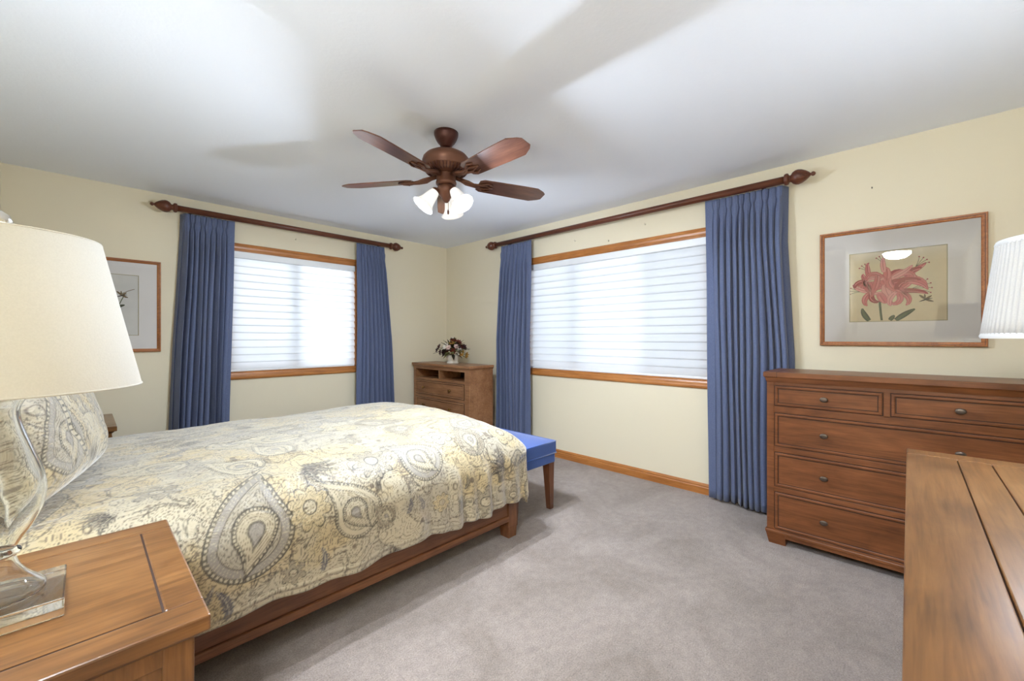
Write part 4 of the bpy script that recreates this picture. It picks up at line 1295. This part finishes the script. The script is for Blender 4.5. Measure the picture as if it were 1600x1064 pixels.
def smoothstep(a, b, x):
    t = np.clip((x-a)/(b-a), 0, 1); return t*t*(3-2*t)
def duvet():
    RY, RX = .19, .20                       # puffy edge radii
    Yn, Yf, Xf, X0 = 1.722, 3.478, 1.985, -.315
    hang = .205                             # straight drop below the rounded edge
    arcY, arcX = RY*PI/2, RX*PI/2
    flatY = (Yf-RY)-(Yn+RY); Lt = hang+arcY+flatY+arcY+hang
    flatX = (Xf-RX)-X0; Ls = flatX+arcX+hang+.02
    s = np.arange(0, Ls, .0042)
    t = np.concatenate([np.arange(0, 1.05, .0040), np.arange(1.05, Lt, .008)])
    Sg, T = np.meshgrid(s, t, indexing='ij')
    def edge(q, R, arc):                     # q: distance past the start of the curve
        q = np.maximum(q, 0); a = np.minimum(q, arc)/R
        o = R*np.sin(a); d = R*(1-np.cos(a)) + np.maximum(q-arc, 0)
        return o, d
    qn = (hang+arcY)-T; qf = T-(hang+arcY+flatY); qx = Sg-flatX
    on, dn = edge(qn, RY, arcY); of, df = edge(qf, RY, arcY); ox, dx = edge(qx, RX, arcX)
    dy = dn+df
    # round the plan of the corner
    k = ((ox/RX)**3.2 + ((on+of)/RY)**3.2)**(1/3.2); k = np.maximum(k, 1)
    ox, on, of = ox/k, on/k, of/k
    X = X0+np.minimum(Sg, flatX)+ox
    Y = np.clip(Yn+RY+(T-hang-arcY), Yn+RY, Yf-RY) - on + of
    p = 2.3
    drop = (dx**p+dy**p)**(1/p)
    drop = drop - np.maximum(0, drop-.42)*.85*smoothstep(.36, .50, drop)
    cy = (Y-(Yn+Yf)/2)/((Yf-Yn)/2)
    crown = .05*(1-np.clip(np.abs(cy), 0, 1)**2.0)
    puff = .030*np.exp(-((X-1.62)/.30)**2) + .012*np.exp(-((X-.7)/.35)**2)
    Z = .632 + crown + puff*(1-np.clip(np.abs(cy), 0, 1)**4) - drop
    # soft rumples
    n = fbm(X*4.2+3, Y*4.2, 31, 3)-.5
    Z = Z + .020*n*(1-smoothstep(.0, .3, drop))
    # hanging folds
    dep = smoothstep(.04, .32, drop)
    side = (dn > dx)*1.0
    w = np.sin(2*PI*(Sg*3.1+.35*np.sin(Sg*4.0))+.6)*.6+.3*np.sin(2*PI*Sg*5.3+1.9+T*2)+.9*smoothstep(1.2, 1.8, Sg)*np.sin(2*PI*Sg*8.5+T*5+1.2*np.sin(Sg*7))
    w2 = np.sin(2*PI*T*3.4)+.6*np.sin(2*PI*T*8.1+1)
    amp = .010+.004*smoothstep(1.2, 1.9, Sg)
    dnr = dn/(dn+dx+1e-6)
    Y = Y - amp*w*dep*dnr*(dn > 0) + amp*w2*dep*(df > 0)
    X = X + .010*w2*dep*(1-dnr)*(dx > 0)
    Z = Z + (.008*np.sin(2*PI*Sg*1.45+1.0)+.005*np.sin(2*PI*Sg*4.1))*smoothstep(.15, .42, dn)
    Z = Z + .012*np.sin(2*PI*T*2.2)*smoothstep(.2, .45, dx)
    # stitched hem and shallow quilted puckers near it
    Y = Y - .004*smoothstep(.010, .0, np.abs(T-.03))*(dn > 0)
    X = np.maximum(X, X0-.01)
    tuck = smoothstep(.525, .465, Z)*smoothstep(1.80, 1.85, Y)
    X = X - np.maximum(0, X-1.905)*tuck
    Z = np.maximum(Z, .06)
    spec = [('p', .735, .270, .150, .25, 1, 0), ('f', .985, .52, .085, -.9), ('b', .95, .31, .085, .3, 8, 0), ('p', 1.145, .245, .105, .2, -1, 2), ('b', 1.27, .45, .105, .1, 9, 1),
            ('p', 1.52, .40, .115, .2, -1, 0), ('b', 1.70, .52, .085, .8, 6, 2), ('p', 1.86, .42, .09, .4, 1, 1), ('l', .66, .075, .06, 1.9, 2), ('l', .60, .10, .05, .9, 2), ('b', .88, .085, .05, .4, 6, 1),
            ('l', 1.00, .10, .05, 1.6, 2), ('b', .50, .56, .072, .5, 6, 1), ('f', .38, .47, .05, 3.3), ('l', 1.40, .20, .042, 1.4, 2), ('l', 1.46, .20, .042, 2.0, 2), ('b', 1.58, .16, .05, .2, 8, 0), ('p', 1.27, .18, .05, 1.2, 1, 1),
            ('l', 1.76, .22, .04, 1.5, 1), ('p', .45, .22, .07, 2.0, -1, 1), ('p', .95, .78, .085, .9, 1, 2), ('b', 1.30, .74, .06, .4, 5, 1), ('p', .55, .86, .085, 2.2, 1, 2), ('p', 1.62, .78, .08, 2.4, -1, 1)]
    mo = random_motifs(3, -.1, Ls, .05, Lt, spec, .20) + spec
    C = cloth(Sg, T, 11, mo)
    hem = ((T > .026) & (T < .030)) | ((T < .006))
    C = over(C, hem*1.0, TAUPE, .4)
    base = np.array([.8, 2.6, .3])
    P = np.stack([X, Y, Z], -1)-base
    o = cloth_grid('duvet', P, C); o.location = base
    md = o.modifiers.new('cloth thickness', 'SOLIDIFY'); md.thickness = .010; md.offset = -1
    tag(o, 'cream and grey paisley duvet spread over the bed and hanging over its side rail', 'duvet')
duvet()

def pillow(label, loc, rot, seed, w=.72, h=.50, thk=.24):
    nu, nv = 210, 150
    u = np.linspace(-1, 1, nu); v = np.linspace(-1, 1, nv)
    U, V = np.meshgrid(u, v, indexing='ij')
    out = []
    rng = random.Random(seed)
    t = thing('pillow', label, 'pillow', loc, 0)
    t.rotation_euler = rot
    fl = .935
    for sgn, nm in ((1, 'pillow_front'), (-1, 'pillow_back')):
        a = np.clip(np.abs(U)/fl, 0, 1); b = np.clip(np.abs(V)/fl, 0, 1)
        prof = (np.clip(1-a**4.0, 0, 1)**.6)*(np.clip(1-b**3.4, 0, 1)**.6)
        n = fbm(U*2.2+seed, V*2.2, seed+1, 3)-.5
        Z = sgn*(.002+thk/2*prof*(1+.18*n*(prof > .02)))
        # pinched outline
        X = U*w/2*(1-.05*(1-np.abs(V)**2)*0-.035*(np.abs(V)**3)*0)
        Yv = V*h/2
        X = X*(1-.035*(1-V*V)*np.abs(U)**6); Yv = Yv*(1-.03*(1-U*U)*np.abs(V)**6)
        ruf = .003*np.sin(22*U+3*V)*np.clip((b-.9)*10, 0, 1)*.5 + .003*np.sin(18*V+2)*np.clip((a-.9)*10, 0, 1)
        Z = Z + ruf
        P = np.stack([X, Yv, Z], -1)
        sx, sy = U*w/2+1+seed, V*h/2+2
        spec = [('p', 1+seed-.20, 1.98, .11, .4, 1, 0), ('p', 1+seed+.16, 2.06, .10, 2.6, -1, 1), ('b', 1+seed-.02, 2.14, .06, .2, 6, 1), ('f', 1+seed-.02, 1.86, .05, 1.4), ('b', 1+seed+.28, 1.85, .05, .6, 8, 0)]
        C = cloth(sx, sy, 17+seed, random_motifs(seed+2, .6+seed, 1.4+seed, 1.7, 2.3, spec)+spec, .0028)
        # beaded chain bands
        for ph, am in ((.10, .05), (-.12, .045)):
            cc = (U*w/2) - ph - am*np.sin(V*3.2+ph*20)
            C = over(C, (np.abs(cc) < .014)*1.0, CREAM, 1); C = over(C, line(np.abs(cc)-.014, .0025, .002), INK, .9)
            C = over(C, (np.abs(cc) < .010)*(np.sin(V*h/2*2*PI/.022) > .55), INK, .9)
        cloth_grid(nm, P if sgn > 0 else P[::-1], C if sgn > 0 else C[::-1], t)
    return t
# local x across the bed, y up the pillow, z = face normal
def lean(loc, tilt, yaw=0.0):
    m = Matrix.Rotation(yaw, 3, 'Z') @ Matrix(((0, -math.sin(tilt), math.cos(tilt)), (1, 0, 0), (0, math.cos(tilt), math.sin(tilt))))
    return m.to_euler()
pillow('plump paisley pillow leaning at the bed head, seen beside the clear glass lamp', (-.105, 2.24, .888), lean(None, rad(12), rad(-13)), 4, .74, .43, .26)
pillow('second paisley pillow at the far side of the bed head, hidden behind the nearer one', (-.135, 3.04, .892), lean(None, rad(18)), 9, .74, .43, .24)
